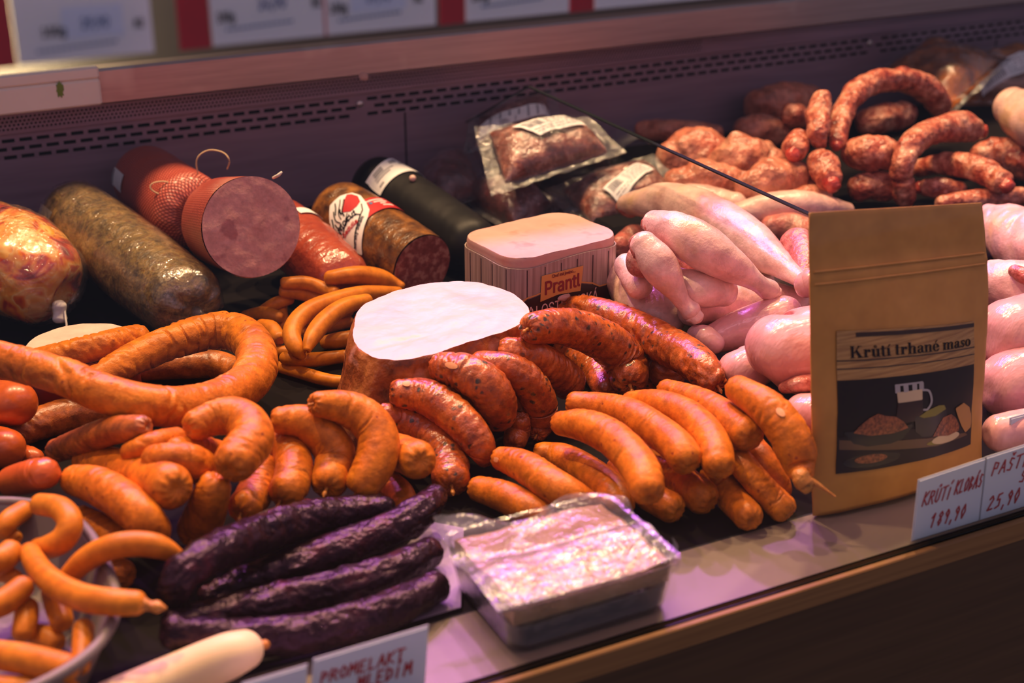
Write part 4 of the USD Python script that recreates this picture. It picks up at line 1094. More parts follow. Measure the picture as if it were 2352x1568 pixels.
chick([(2325, 770), (2380, 760), (2440, 745)], [86, 94, 94], 'big glossy pink chicken breast right of the pouch', 'chicken_breast', low=0.10, lowf=26, wrink=0.0, fy=0.752)
chick([(2318, 886), (2370, 872), (2440, 852)], [78, 88, 88], 'pink chicken breast right of the pouch, behind the price cards', 'chicken_breast', low=0.10, lowf=26, wrink=0.0, fy=0.722)
chick([(2296, 994), (2350, 988), (2440, 980)], [44, 50, 50], 'lowest pink chicken breast right of the pouch, at the tray front', 'chicken_breast', low=0.10, lowf=26, wrink=0.0, fz=[0.019, 0.019, 0.019])

# ------------------------------------------------------------------ thin frankfurters heaped behind the smoked pork
G = 'thin orange frankfurters in the heap behind the smoked pork'
FR = [
    ('', [13, 15, 15, 14], [(640, 842), (700, 858), (750, 872), (800, 878)], 'frankfurter lying lowest in shade left of the smoked pork'),
    ('', [13, 15, 14], [(632, 800), (650, 808), (690, 806)], 'frankfurter peeking out behind the right bend of the ring sausage'),
    ('', [14, 15, 14], [(645, 700), (647, 725), (654, 748)], 'short upright frankfurter between the left curls of the heap'),
    ('', [14, 15, 14], [(608, 712), (633, 697), (664, 686)], 'frankfurter rising to the right at the rear left of the heap'),
    ('', [15, 16, 15], [(566, 727), (604, 719), (640, 728)], 'frankfurter lying level at the far left of the heap'),
    ('', [16, 18, 17], [(601, 748), (624, 754), (640, 776)], 'frankfurter bending down behind the ring at the left of the heap'),
    ('', [14, 16, 15], [(700, 760), (740, 752), (800, 738)], 'reddish frankfurter under the two big curls'),
    ('', [14, 16, 15], [(700, 738), (740, 724), (800, 712)], 'shaded frankfurter between the two big curls'),
    ('', [15, 17, 15], [(655, 822), (715, 826), (790, 818)], 'straight frankfurter low at the front of the heap'),
    ('', [16, 19, 19], [(748, 786), (772, 782), (810, 776)], 'short frankfurter end tucked against the smoked pork'),
    ('', [15, 17, 15], [(652, 668), (696, 674), (750, 690)], 'lower of the two frankfurters crossing at the top left'),
    ('', [14, 16, 14], [(654, 650), (705, 650), (770, 672)], 'upper of the two frankfurters crossing at the top left'),
    ('', [17, 21, 22, 12], [(758, 638), (815, 631), (872, 639), (920, 658)], 'frankfurter lying across the very top of the heap'),
    ('b', [14, 19, 21, 22, 22, 21, 18, 10], [(914, 672), (834, 674), (762, 692), (705, 715), (672, 752), (672, 785), (688, 810), (694, 818)], 'long curled frankfurter, the left one of the two big curls'),
    ('b', [16, 20, 22, 20, 10], [(842, 690), (790, 704), (746, 736), (718, 772), (706, 802)], 'curled frankfurter, the right one of the two big curls'),
]
for e, r, p, l in FR:
    sausage('frankfurter', 'sausage', 'smooth_casing', p, r, l, G, ends=e, m=22, n=44, low=0.03, wrink=0.0, pucker=0.05, slope=1.0)

# ------------------------------------------------------------------ smoked pork half, cut face up
top = [(818, 718), (845, 692), (914, 665), (987, 650), (1045, 645), (1102, 650), (1160, 665), (1205, 692), (1222, 714), (1209, 734), (1178, 753), (1122, 772), (1065, 788), (1000, 812), (945, 824), (891, 828), (853, 822), (826, 802), (809, 768)]
zt_ = lambda v: 0.088 - 0.014 * (v - 645) / 185
T3 = np.array([on_z(u, v, zt_(v)) for u, v in top])
T3, _, _ = dense(np.array(T3[:, :2]), 110)
T3 = catmull(np.vstack([T3[::4], T3[:1]]), 161)[:-1]
_r = np.random.default_rng(8)
_c0 = T3.mean(0)
_d = T3 - _c0
T3 = _c0 + _d * (1 + 0.05 * (meshkit.fbm(np.c_[T3 * 110, np.zeros(len(T3))], 3, 4) - 0.5))[:, None]
n_ = len(T3)
cc = T3.mean(0)
pl = np.linalg.lstsq(np.c_[[on_z(u, v, zt_(v))[:2] for u, v in top], np.ones(len(top))], [zt_(v) for u, v in top], rcond=None)[0]
zf = lambda xy: xy @ pl[:2] + pl[2]
sp = thing('smoked_pork', 'big chunk of smoked pork with a bright pale cut face on top and brown rind', 'smoked pork', (*cc, 0))
g_ = np.random.default_rng(3)
rows = []
for s_, zz in [(1.0, 1.0), (1.008, 0.992), (1.014, 0.975), (1.03, 0.93), (1.06, 0.8), (1.09, 0.6), (1.12, 0.4), (1.12, 0.2), (1.08, 0.05), (1.0, 0.0)]:
    xy = cc + (T3 - cc) * s_ + (-RV[:2] * 0.011 - hv[:2] * 0.006) * (1 - zz)
    z = zf(T3) * zz
    rows.append(np.c_[xy, z])
V = np.array(rows)
k_ = (meshkit.fbm(V * 55, 4, 6) - 0.5)[..., None]
outd = np.concatenate([(T3 - cc) / np.linalg.norm(T3 - cc, axis=1, keepdims=True), np.zeros((n_, 1))], 1)[None]
amp = np.array([0.0, 0.0015, 0.003, 0.005, 0.008, 0.010, 0.011, 0.010, 0.006, 0.0])[:, None, None]
V = V + outd * k_ * amp * 2
rim = V[0].copy()
ccw = np.sign(np.sum(T3[:, 0] * np.roll(T3[:, 1], -1) - np.roll(T3[:, 0], -1) * T3[:, 1]))
Fg = grid_faces(len(rows), n_, True)
Fg = Fg[:, ::-1] if ccw > 0 else Fg
part(sp, 'rind', (V.reshape(-1, 3), Fg), 'smoked_rind', label='wrinkled brown smoked rind')
rr = np.linspace(0, 1, 30)[:, None, None]
ctr = np.array([*cc, zf(cc)])
Vf = ctr + (rim[None] - ctr) * rr
h_ = 0.005 * (meshkit.fbm(Vf * 45, 4, 12) - 0.5) - 0.010 * np.clip(meshkit.noise(Vf * np.array([25, 90, 25]), 9) - 0.80, 0, 1)
Vf[..., 2] += np.where(rr[..., 0] < 0.99, h_ * (1 - rr[..., 0] ** 6), 0.0) + 0.0012 * (1 - rr[..., 0] ** 8)
Fg = grid_faces(30, n_, True)
part(sp, 'cut_face', (Vf.reshape(-1, 3), Fg if ccw > 0 else Fg[:, ::-1]), 'smoked_pork_face', label='pale pinkish cut face')
for k in range(12):
    a_ = k / 12 * 2 * np.pi
    j = int(k / 12 * n_)
    collide([[*(cc + (T3[j] - cc) * 0.72), 0.025], [*(cc + (T3[j] - cc) * 0.72), 0.05]], 0.024)
collide([[*cc, 0.03], [*cc, 0.05]], 0.03)

# ------------------------------------------------------------------ red-brown sausages with herbs
G = 'red-brown herb sausages in the middle of the counter'
HS = [
    ('', [18, 20, 18], [(1440, 884), (1470, 882), (1490, 880)], 'red herb sausage end glimpsed under the two big ones at the top', None),
    ('', [28, 34, 32], [(1505, 840), (1522, 852), (1538, 868)], 'herb sausage end in shade between the big sausages and the orange ones', None),
    ('', [22, 28, 30, 28], [(1290, 806), (1343, 826), (1373, 858), (1390, 894)], 'dark herb sausage in shade under the large speckled one', None),
    ('b', [30, 37, 40, 38], [(1167, 806), (1220, 818), (1266, 845), (1306, 878)], 'herb sausage with a rounded puckered end, third from the left in the rear row', None),
    ('b', [26, 34, 38, 38, 33, 22], [(1104, 833), (1167, 845), (1212, 875), (1238, 922), (1242, 968), (1236, 990)], 'wrinkled herb sausage bending down to a narrow tied end in the rear row', None),
    ('', [22, 26, 25], [(1196, 965), (1190, 990), (1182, 1012)], 'short herb sausage end in the gap below the wrinkled one', None),
    ('', [32, 41, 45, 45, 42], [(1016, 842), (1067, 856), (1115, 885), (1138, 922), (1143, 948)], 'herb sausage with a white casing spot on its blunt end, leftmost of the rear row', [(0.95, 0.9, 0.0045), (0.22, 0.9, 0.006)]),
    ('ab', [28, 36, 41, 42, 40], [(888, 953), (945, 971), (996, 1005), (1030, 1050), (1036, 1098)], 'herb sausage with a puckered tied lower end beside the orange group', None),
    ('b', [31, 38, 39, 39, 34, 20], [(920, 902), (975, 908), (1029, 940), (1074, 982), (1103, 1024), (1112, 1052)], 'long herb sausage running down from the smoked pork to a pinched end', [(0.04, 0.5, 0.006)]),
    ('b', [24, 32, 38, 42, 42, 40, 32], [(1300, 707), (1350, 712), (1440, 744), (1512, 782), (1570, 813), (1612, 846), (1636, 872)], 'longest wrinkled dark herb sausage at the back with a knotted tip by the chicken', None),
    ('ab', [34, 40, 43, 46, 46, 42], [(1226, 753), (1285, 747), (1350, 764), (1405, 795), (1438, 833), (1445, 866)], 'thick bright speckled sausage lying on top in front of the ham block', None),
]
for e, r, p, l, sc in HS:
    r = [1.09 * q_ for q_ in r]
    wr = 0.22 if 'longest' in l else 0.11
    sausage('herb_sausage', 'sausage', 'herb_casing', p, r, l, G, ends=e, pale_marks=sc, wrink=wr, low=0.06, pucker=0.12, n=80, m=40, creases=12)

# ------------------------------------------------------------------ left: ring sausages
G = 'smoked ring sausages at the left'
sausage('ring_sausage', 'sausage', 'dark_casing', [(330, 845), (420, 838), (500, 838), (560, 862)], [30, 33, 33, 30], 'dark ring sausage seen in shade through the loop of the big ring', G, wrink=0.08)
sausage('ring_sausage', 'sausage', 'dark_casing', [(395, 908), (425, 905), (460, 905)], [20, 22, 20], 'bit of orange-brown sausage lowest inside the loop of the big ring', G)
sausage('ring_sausage', 'sausage', 'ring_casing', [(-40, 850), (60, 838), (130, 820), (214, 798), (265, 786), (318, 774)], [34, 34, 33, 32, 32, 30], 'second ring sausage behind the big ring in front of the pale ham piece', G, wrink=0.13, n=130, creases=16, cdepth=0.08)
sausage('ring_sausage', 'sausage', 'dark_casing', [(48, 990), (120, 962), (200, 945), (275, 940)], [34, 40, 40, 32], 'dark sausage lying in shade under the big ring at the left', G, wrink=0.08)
RING = [(-90, 802), (0, 825), (80, 845), (155, 868), (237, 903), (337, 928), (420, 934), (505, 916), (570, 878), (591, 828), (574, 782), (524, 758), (459, 766), (384, 790), (318, 818), (268, 845), (215, 876)]
RR = [42, 42, 43, 44, 46, 47, 48, 49, 49, 48, 46, 44, 42, 40, 38, 36, 34]
RZ = [0.098, 0.097, 0.096, 0.094, 0.090, 0.082, 0.072, 0.063, 0.057, 0.055, 0.055, 0.055, 0.055, 0.054, 0.052, 0.050, 0.046]
K_ = K
K = 44
sausage('ring_sausage', 'sausage', 'ring_casing', RING, RR, 'big thick orange smoked sausage bent into an open ring at the left', G, fz=RZ, wrink=0.15, wf=100, wa=0.8, sharp=0.80, low=0.05, n=520, m=44, creases=46, cdepth=0.085)
K = K_

# ------------------------------------------------------------------ orange sausages, left middle
G = 'orange sausages in the left group'
CS = [
    ('', [24, 26, 24], [(505, 1248), (530, 1235), (560, 1222)], 'orange sausage end deep in the gap beside the lower hanging link', None, 'orange_casing'),
    ('', [22, 26, 24], [(590, 1208), (640, 1192), (705, 1168)], 'orange sausage glimpsed low between the left group and the blood sausages', None, 'orange_casing'),
    ('', [32, 36, 37], [(222, 1292), (250, 1308), (278, 1318)], 'reddish orange sausage end right beside the steel dish', None, 'orange_casing'),
    ('', [32, 34, 30], [(896, 1112), (920, 1138), (932, 1172)], 'orange sausage disappearing behind the tips of the blood sausages', None, 'orange_casing'),
    ('', [38, 44, 45], [(900, 1030), (925, 1042), (958, 1055)], 'orange sausage with a white spot, its blunt end facing the customer', [(0.97, 1.35, 0.005)], 'orange_casing'),
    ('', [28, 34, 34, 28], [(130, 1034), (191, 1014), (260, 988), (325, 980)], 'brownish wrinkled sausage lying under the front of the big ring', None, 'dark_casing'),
    ('', [24, 27, 26], [(300, 1038), (356, 1016), (405, 1006)], 'orange sausage mostly hidden behind the round-ended one', None, 'orange_casing'),
    ('', [26, 29, 28], [(405, 1030), (459, 1028), (505, 1040)], 'orange sausage lying level under the hooked one', None, 'orange_casing'),
    ('', [40, 42, 42], [(184, 1200), (214, 1214), (262, 1240)], 'orange sausage under the long bent one, left beside the steel dish', None, 'orange_casing'),
    ('', [34, 38, 40, 38], [(356, 1054), (413, 1052), (455, 1068), (478, 1090)], 'upper link of a jointed orange sausage behind the round-ended one', None, 'orange_casing'),
    ('b', [40, 46, 48, 47], [(492, 1118), (478, 1160), (462, 1200), (453, 1216)], 'lower hanging link of the jointed orange sausage with a dark tip', None, 'orange_casing'),
    ('b', [40, 42, 42, 41], [(600, 1075), (592, 1112), (580, 1142), (564, 1164)], 'short orange sausage with a twisted tied end under the hooked one', None, 'orange_casing'),
    ('b', [30, 38, 43, 45, 43], [(626, 1006), (658, 1024), (676, 1062), (670, 1106), (658, 1128)], 'orange sausage bending down, first right of the hooked one', None, 'orange_casing'),
    ('b', [32, 40, 46, 48, 48, 44], [(646, 965), (698, 968), (744, 1002), (770, 1042), (768, 1072), (757, 1104)], 'thick orange sausage bending down, second right of the hooked one', None, 'orange_casing'),
    ('ab', [30, 40, 46, 48, 49, 47, 42], [(733, 928), (786, 934), (836, 957), (866, 994), (868, 1040), (852, 1082), (835, 1108)], 'longest down-bent orange sausage, third right of the hooked one', None, 'orange_casing'),
    ('', [40, 44, 49, 54], [(205, 1058), (262, 1072), (325, 1094), (390, 1117)], 'orange sausage pointing its big round end straight at the customer', None, 'orange_casing'),
    ('a', [36, 44, 47, 46, 42], [(172, 1102), (222, 1114), (276, 1144), (322, 1184), (352, 1218)], 'long bent orange sausage in front of the round-ended one, right above the dish', None, 'orange_casing'),
    ('', [36, 42, 46, 50, 52, 52, 49], [(452, 976), (500, 956), (546, 958), (574, 984), (577, 1016), (556, 1040), (540, 1060)], 'hooked orange sausage curling down in front of the big ring', None, 'orange_casing'),
]
for e, r, p, l, sc, mt in CS:
    sausage('orange_sausage', 'sausage', mt, p, r, l, G, ends=e, pale_marks=sc, wrink=0.05 if mt == 'orange_casing' else 0.12, wf=300, low=0.055, pucker=0.11, n=72, m=42, floor=0.022 if 'right of the hooked' in l else 0.0, fz=[0.034, 0.044, 0.054, 0.064] if 'straight at the customer' in l else [0.022, 0.032, 0.044] if 'facing the customer' in l else None)

# ------------------------------------------------------------------ orange sausages, right
G = 'orange sausages in the right group'
JS = [
    ('', [34, 36, 37], [(1600, 1010), (1655, 1062), (1703, 1104)], 'shaded sausage end pointing out, upper left of the dark stack at the right', None),
    ('', [34, 38, 38, 36], [(1690, 990), (1740, 1050), (1772, 1098), (1784, 1124)], 'shaded sausage with a white flap bending down in the dark stack at the right', None),
    ('', [34, 35, 36], [(1640, 1090), (1684, 1146), (1718, 1184)], 'lowest shaded sausage end at the tray front, left of the stack base', None),
    ('', [32, 33, 34], [(1700, 1060), (1752, 1122), (1796, 1166)], 'lowest shaded sausage end at the tray front beside the pouch', None),
    ('', [36, 40, 42], [(1510, 1060), (1565, 1105), (1612, 1140)], 'reddish sausage end low behind the corner of the film tray', None),
    ('', [32, 36, 36], [(1420, 1080), (1480, 1130), (1540, 1165)], 'orange sausage low under the front ends, behind the film tray', None),
    ('', [30, 36, 38, 34], [(1100, 1122), (1151, 1137), (1205, 1163), (1250, 1182)], 'orange sausage with a split skin, lowest at the left above the film tray', None),
    ('', [28, 35, 38, 40, 37], [(1245, 1042), (1297, 1053), (1350, 1083), (1400, 1121), (1424, 1156)], 'orange sausage second from the left in the lower row', None),
    ('a', [29, 38, 41, 40, 36], [(1153, 1053), (1205, 1071), (1258, 1106), (1312, 1140), (1348, 1164)], 'orange sausage leftmost in the lower row with a pale end', [(0.02, 1.2, 0.005)]),
    ('', [27, 32, 37, 42], [(1532, 897), (1588, 915), (1650, 946), (1714, 995)], 'straight orange sausage with a flat cut end at the right', None),
    ('', [26, 34, 38, 40, 40, 38], [(1450, 924), (1512, 927), (1579, 954), (1621, 994), (1644, 1034), (1650, 1066)], 'orange sausage bending down just left of the straight one', None),
    ('', [28, 34, 38, 40, 41, 40], [(1322, 926), (1389, 935), (1448, 952), (1512, 990), (1554, 1024), (1574, 1052)], 'orange sausage second from the left in the upper row', None),
    ('a', [29, 38, 42, 44, 45, 41], [(1291, 972), (1343, 976), (1400, 1001), (1446, 1043), (1476, 1086), (1486, 1122)], 'orange sausage leftmost in the upper row, lying over the lower row', None),
    ('', [32, 42, 47, 47, 38, 28], [(1695, 893), (1757, 932), (1802, 981), (1829, 1034), (1836, 1068), (1842, 1086)], 'rightmost orange sausage with a knotted pigtail end in front of the pouch', [(0.52, 0.5, 0.005)]),
]
for e, r, p, l, sc in JS:
    upper = any(k in l for k in ('upper row', 'straight orange', 'rightmost', 'just left of the straight'))
    t, tb = sausage('orange_sausage', 'sausage', 'orange_casing', p, r, l, G, ends=e, pale_marks=sc, wrink=0.045, wf=300, low=0.05, pucker=0.11, n=80, m=44, floor=0.034 if upper else 0.0, slope=1.2 if upper else 2.2)
    if 'pigtail' in l:
        tip = tb.tip1
        for nm, pp, rr_ in (('tied_end', [(1838, 1090), (1843, 1104), (1852, 1114), (1848, 1122)], [20, 22, 20, 14]), ('string_tail', [(1856, 1100), (1876, 1112), (1898, 1126), (1918, 1140)], [9, 7, 4, 2.5])):
            P_ = np.array([above(u, v, tip, -0.004) for u, v in catmull(pp, 12)])
            R_ = catmull(rr_, 12)[:, 0] / FPX * ((tip - CAM) @ FV)
            v_, f_, w_, _ = sweep(P_, R_, m=12, n=18, low=0.2, lowf=150)
            part(t, nm, (v_, f_), 'casing_tie')

# ------------------------------------------------------------------ short red sausages, left edge
G = 'fat red sausages at the left edge'
sausage('red_sausage', 'sausage', 'red_casing', [(55, 1044), (68, 1050), (80, 1054)], [24, 26, 24], 'small pinkish red sausage end with a white string', G, ends='a')
sausage('red_sausage', 'sausage', 'red_casing', [(-50, 1018), (-10, 1026), (14, 1030)], [46, 48, 46], 'middle fat red sausage at the left edge', G, wrink=0.0, pucker=0.015, dimple=0.05, blunt=0.95)
sausage('red_sausage', 'sausage', 'red_casing', [(-70, 918), (-20, 924), (36, 926)], [50, 53, 51], 'top fat red sausage at the left edge', G, wrink=0.0, pucker=0.015, dimple=0.05, blunt=0.95)
sausage('red_sausage', 'sausage', 'red_casing', [(28, 1106), (70, 1094), (104, 1086)], [36, 39, 37], 'lowest fat red sausage, wrinkled at its end, above the dish', G, wrink=0.12, pucker=0.03, dimple=0.05)

# ------------------------------------------------------------------ steel serving dish with frankfurters
def superring(cx, cy, ax, ay, z, n=96, e=3.0):
    a_ = np.arange(n) / n * 2 * np.pi
    c_, s_ = np.cos(a_), np.sin(a_)
    x = np.sign(c_) * np.abs(c_) ** (2 / e) * ax
    y = np.sign(s_) * np.abs(s_) ** (2 / e) * ay
    return np.c_[cx + x, cy + y, np.full(n, z)]
dcx, dcy, dax, day, dz = -0.022, 0.748, 0.130, 0.110, 0.047
ds = thing('serving_dish', 'shallow stainless steel dish with a rolled rim holding curly frankfurters', 'dish', (dcx, dcy, 0))
rows = [superring(dcx, dcy, 0.001, 0.001, 0.003), superring(dcx, dcy, dax * 0.80, day * 0.78, 0.003), superring(dcx, dcy, dax * 0.87, day * 0.85, 0.008), superring(dcx, dcy, dax * 0.98, day * 0.98, dz - 0.002), superring(dcx, dcy, dax, day, dz),
        superring(dcx, dcy, dax + 0.0012, day + 0.0012, dz - 0.002), superring(dcx, dcy, dax * 0.88, day * 0.86, 0.005), superring(dcx, dcy, dax * 0.80, day * 0.78, 0.0015), superring(dcx, dcy, 0.001, 0.001, 0.0015)]
part(ds, 'bowl', (np.vstack(rows), grid_faces(len(rows), 96, True)), 'steel_bowl', smooth=40)
P = superring(dcx, dcy, dax + 0.002, day + 0.002, dz)
tb = Tube(np.vstack([P, P[:2]]), np.full(98, 0.0032))
a_ = np.arange(10) / 10 * 2 * np.pi
Vr = tb.P[:97, None] + 0.0032 * (np.cos(a_)[None, :, None] * tb.N[:97, None] + np.sin(a_)[None, :, None] * tb.B[:97, None])
part(ds, 'rolled_rim', (Vr.reshape(-1, 3), grid_faces(97, 10, True)), 'steel_bowl')
G = 'thin frankfurters in the steel dish'
DS = [
    ('', [30, 32, 30], [(-20, 1580), (60, 1584), (160, 1590)], 'frankfurter lying lowest at the bottom left corner', 0.02),
    ('', [26, 28, 26], [(88, 1458), (112, 1466), (126, 1474)], 'frankfurter end deep in the shade of the dish', 0.012),
    ('', [26, 28, 27], [(62, 1394), (60, 1420), (54, 1452)], 'upright frankfurter in shade near the left edge of the dish', 0.012),
    ('', [26, 29, 27], [(120, 1360), (133, 1395), (142, 1426)], 'upright frankfurter under the long wavy one in the dish', 0.012),
    ('', [17, 18, 16], [(-15, 1224), (15, 1222), (36, 1234)], 'pinkish frankfurter end at the left edge above the dish middle', 0.03),
    ('', [23, 25, 23], [(6, 1215), (24, 1192), (54, 1172)], 'short frankfurter pointing up at the rear rim of the dish', 0.03),
    ('', [17, 19, 17], [(-10, 1318), (20, 1320), (36, 1326)], 'thin reddish frankfurter between the two stubby ones at the left edge', 0.03),
    ('', [28, 31, 30], [(-40, 1300), (0, 1288), (24, 1268)], 'stubby frankfurter at the left edge of the dish, upper one', 0.035),
    ('', [30, 31, 28], [(-40, 1400), (10, 1382), (52, 1348)], 'stubby frankfurter at the left edge of the dish, lower one', 0.035),
    ('', [25, 28, 30, 30, 28, 25], [(92, 1158), (137, 1166), (162, 1200), (146, 1238), (112, 1256), (88, 1260)], 'frankfurter curled like a letter C at the rear of the dish', [0.060, 0.062, 0.060, 0.052, 0.045, 0.040]),
    ('', [25, 28, 30, 30, 28, 16], [(160, 1322), (197, 1285), (252, 1257), (311, 1248), (366, 1255), (414, 1280)], 'arched frankfurter reaching over the dish rim towards the blood sausages', [0.040, 0.052, 0.062, 0.064, 0.060, 0.050]),
    ('', [24, 25, 22], [(192, 1442), (190, 1490), (184, 1530)], 'upright bent end of the linked frankfurter in the dish', 0.03),
    ('', [33, 36, 34], [(-30, 1500), (60, 1514), (152, 1534)], 'thick frankfurter lying level at the bottom left of the dish', 0.03),
    ('b', [24, 28, 31, 32, 32, 29], [(68, 1268), (92, 1310), (135, 1347), (192, 1372), (256, 1382), (312, 1384)], 'long wavy frankfurter lying across the dish with a flaring tail', [0.046, 0.048, 0.052, 0.056, 0.060, 0.060]),
]
for e, r, p, l, fz_ in DS:
    t, tb = sausage('frankfurter', 'sausage', 'smooth_casing', p, r, l, G, ends=e, m=26, n=48, low=0.035, wrink=0.02, pucker=0.07, floor=0.0 if isinstance(fz_, list) else fz_, fz=fz_ if isinstance(fz_, list) else None, slope=1.0)
    if 'wavy' in l:
        tip = tb.tip1
        P_ = np.array([above(u, v, tip, 0.0) for u, v in catmull([(330, 1388), (346, 1392), (362, 1394), (380, 1396)], 12)])
        R_ = catmull([17, 11, 15, 4], 12)[:, 0] / FPX * ((tip - CAM) @ FV)
        v_, f_, w_, _ = sweep(P_, R_, m=12, n=18, low=0.2, lowf=150)
        part(t, 'flaring_tail', (v_, f_), 'casing_tie')

# ------------------------------------------------------------------ blood sausages on a sheet
sh = thing('paper_sheet', 'pale violet sheet lying under the blood sausages', 'sheet', (0.28, 0.70, 0.001))
q = [on_z(u, v, 0.0012) for u, v in [(800, 1476), (1066, 1408), (1062, 1215), (985, 1200), (870, 1330)]]
q = [np.array([max(-1, p[0]), max(Y_TRAY + 0.006, p[1])]) for p in q]
part(sh, 'sheet', place(extrude(Polygon(q).buffer(0.001), 0.0006), (0, 0, 0.0012), (1, 0, 0), (0, 1, 0), (0, 0, 1)), 'paper_sheet', smooth=False)
G = 'dark purple blood sausages at the front'
BS = [
    ([38, 46, 47, 46, 42, 30], [(395, 1372), (424, 1312), (520, 1258), (640, 1212), (780, 1180), (885, 1168)], 'rear blood sausage with a folded blunt end at its left'),
    ([30, 40, 46, 46, 44, 40, 30], [(480, 1372), (560, 1340), (680, 1300), (800, 1258), (910, 1212), (970, 1172), (1000, 1140)], 'second blood sausage, its narrow tip rising highest at the right'),
    ([36, 42, 45, 46, 43, 36], [(400, 1432), (520, 1408), (650, 1378), (790, 1348), (910, 1308), (985, 1268)], 'third blood sausage with a red spot near its right tip'),
    ([40, 46, 48, 48, 46, 38], [(400, 1452), (520, 1466), (640, 1462), (780, 1436), (900, 1398), (1000, 1348)], 'front blood sausage nearest the price card'),
]
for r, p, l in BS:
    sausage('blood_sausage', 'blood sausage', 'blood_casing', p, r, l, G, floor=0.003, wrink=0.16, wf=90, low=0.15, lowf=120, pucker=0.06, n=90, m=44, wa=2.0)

# white sausage near the glass
t, tb = sausage('white_sausage', 'sausage', 'white_casing', [(250, 1620), (400, 1558), (520, 1508), (562, 1492)], [56, 56, 54, 46], 'pale cream sausage with a clipped end at the bottom edge', None, low=0.01, wrink=0.0, pucker=0.02)
v, f, w = knot(tb, True, 0.0050, 5)
part(t, 'clipped_end', (v, f), 'casing_tie', label='gathered end')

# ------------------------------------------------------------------ film-covered tray on the ledge
ft = thing('film_tray', 'clear plastic tray of pale filling under crinkled film on the front ledge', 'packed tray', (0.36, 0.655, 0))
xa, xb, ya, yb, ht = 0.306, 0.424, 0.607, 0.700, 0.037
fr = lambda s_, z: np.c_[rrect((xb - xa) / 2 * s_, (yb - ya) / 2 * s_, 0.012 * s_, 7) + [(xa + xb) / 2, (ya + yb) / 2], np.full(28, z)]
rows = [fr(0.01, 0.0012), fr(0.86, 0.0012), fr(0.90, 0.004), fr(0.985, ht - 0.001), fr(1.04, ht), fr(1.045, ht - 0.001), fr(1.0, ht - 0.002), fr(0.915, 0.004), fr(0.87, 0.0004), fr(0.01, 0.0004)]
part(ft, 'tray', (np.vstack(rows), grid_faces(len(rows), 28, True)), 'tight_film', smooth=40, label='clear thin-walled tray')
rows = [fr(0.01, 0.003), fr(0.85, 0.003), fr(0.90, 0.006), fr(0.93, 0.020)]
part(ft, 'base_insert', (np.vstack(rows), grid_faces(len(rows), 28, True)[:, ::-1]), 'grey_plastic', smooth=40, label='dark grey lower part')
n = 40
cs = np.array([[xa + 0.004, ya + 0.004], [xb - 0.004, ya + 0.004], [xb - 0.004, yb - 0.004], [xa + 0.004, yb - 0.004]])
gx, gy = np.meshgrid(np.linspace(xa + 0.006, xb - 0.006, n), np.linspace(ya + 0.006, yb - 0.006, n), indexing='ij')
p3 = np.stack([gx, gy, np.zeros_like(gx)], -1)
zz = 0.0335 + 0.006 * (meshkit.fbm(p3 * 60, 4, 14) - 0.45)
p3[..., 2] = zz
b3 = p3.copy()
b3[..., 2] = 0.0205
k = n * n
F = grid_faces(n, n, False)
idx = np.arange(k).reshape(n, n)
rim = np.concatenate([idx[0, :], idx[1:, -1], idx[-1, -2::-1], idx[-2:0:-1, 0]])
nx = np.roll(rim, -1)
part(ft, 'filling', (np.vstack([p3.reshape(-1, 3), b3.reshape(-1, 3)]), np.vstack([F, F[:, ::-1] + k, np.stack([rim, rim + k, nx + k], 1), np.stack([rim, nx + k, nx], 1)])), 'tray_filling', label='pale beige filling')
fc = cz([(1165, 1432, 0.0385), (1556, 1278, 0.0385), (1432, 1128, 0.058), (995, 1212, 0.054)])
n = 60
a_, b_ = np.meshgrid(np.linspace(0, 1, n), np.linspace(0, 1, n), indexing='ij')
ps = fc[0] * ((1 - a_) * (1 - b_))[..., None] + fc[1] * (a_ * (1 - b_))[..., None] + fc[2] * (a_ * b_)[..., None] + fc[3] * ((1 - a_) * b_)[..., None]
wv = 0.011 * (meshkit.fbm(ps * np.array([28, 70, 28]), 4, 3) - 0.45) * (0.25 + b_ ** 2) + 0.006 * np.sin(a_ * 9 + 1.0) * b_ ** 4 - 0.008 * np.exp(-((b_ - 0.72) / 0.13) ** 2)
ps[..., 2] += wv
ps[..., 2] = np.maximum(ps[..., 2], 0.0375)
ps[..., 1] = np.maximum(ps[..., 1], 0.6045)
k = n * n
F = grid_faces(n, n, False)
part(ft, 'cover_film', (np.vstack([ps.reshape(-1, 3), ps.reshape(-1, 3) - [0, 0, 0.0003]]), np.vstack([F, F[:, ::-1] + k])), 'milky_film', label='crinkled cover film with a raised rear edge')
P_ = np.array([above(u, v, fc[1], 0.004) for u, v in [(1520, 1290), (1545, 1272), (1552, 1250), (1545, 1236)]])
v_, f_, w_, _ = sweep(catmull(P_, 10), np.array([0.004, 0.004, 0.0035, 0.003, 0.0025, 0.002, 0.0015, 0.001, 0.0008, 0.0005]), m=8, n=12, flat=0.25, low=0.1)
part(ft, 'film_corner', (v_, f_), 'milky_film', label='curled corner of the film')

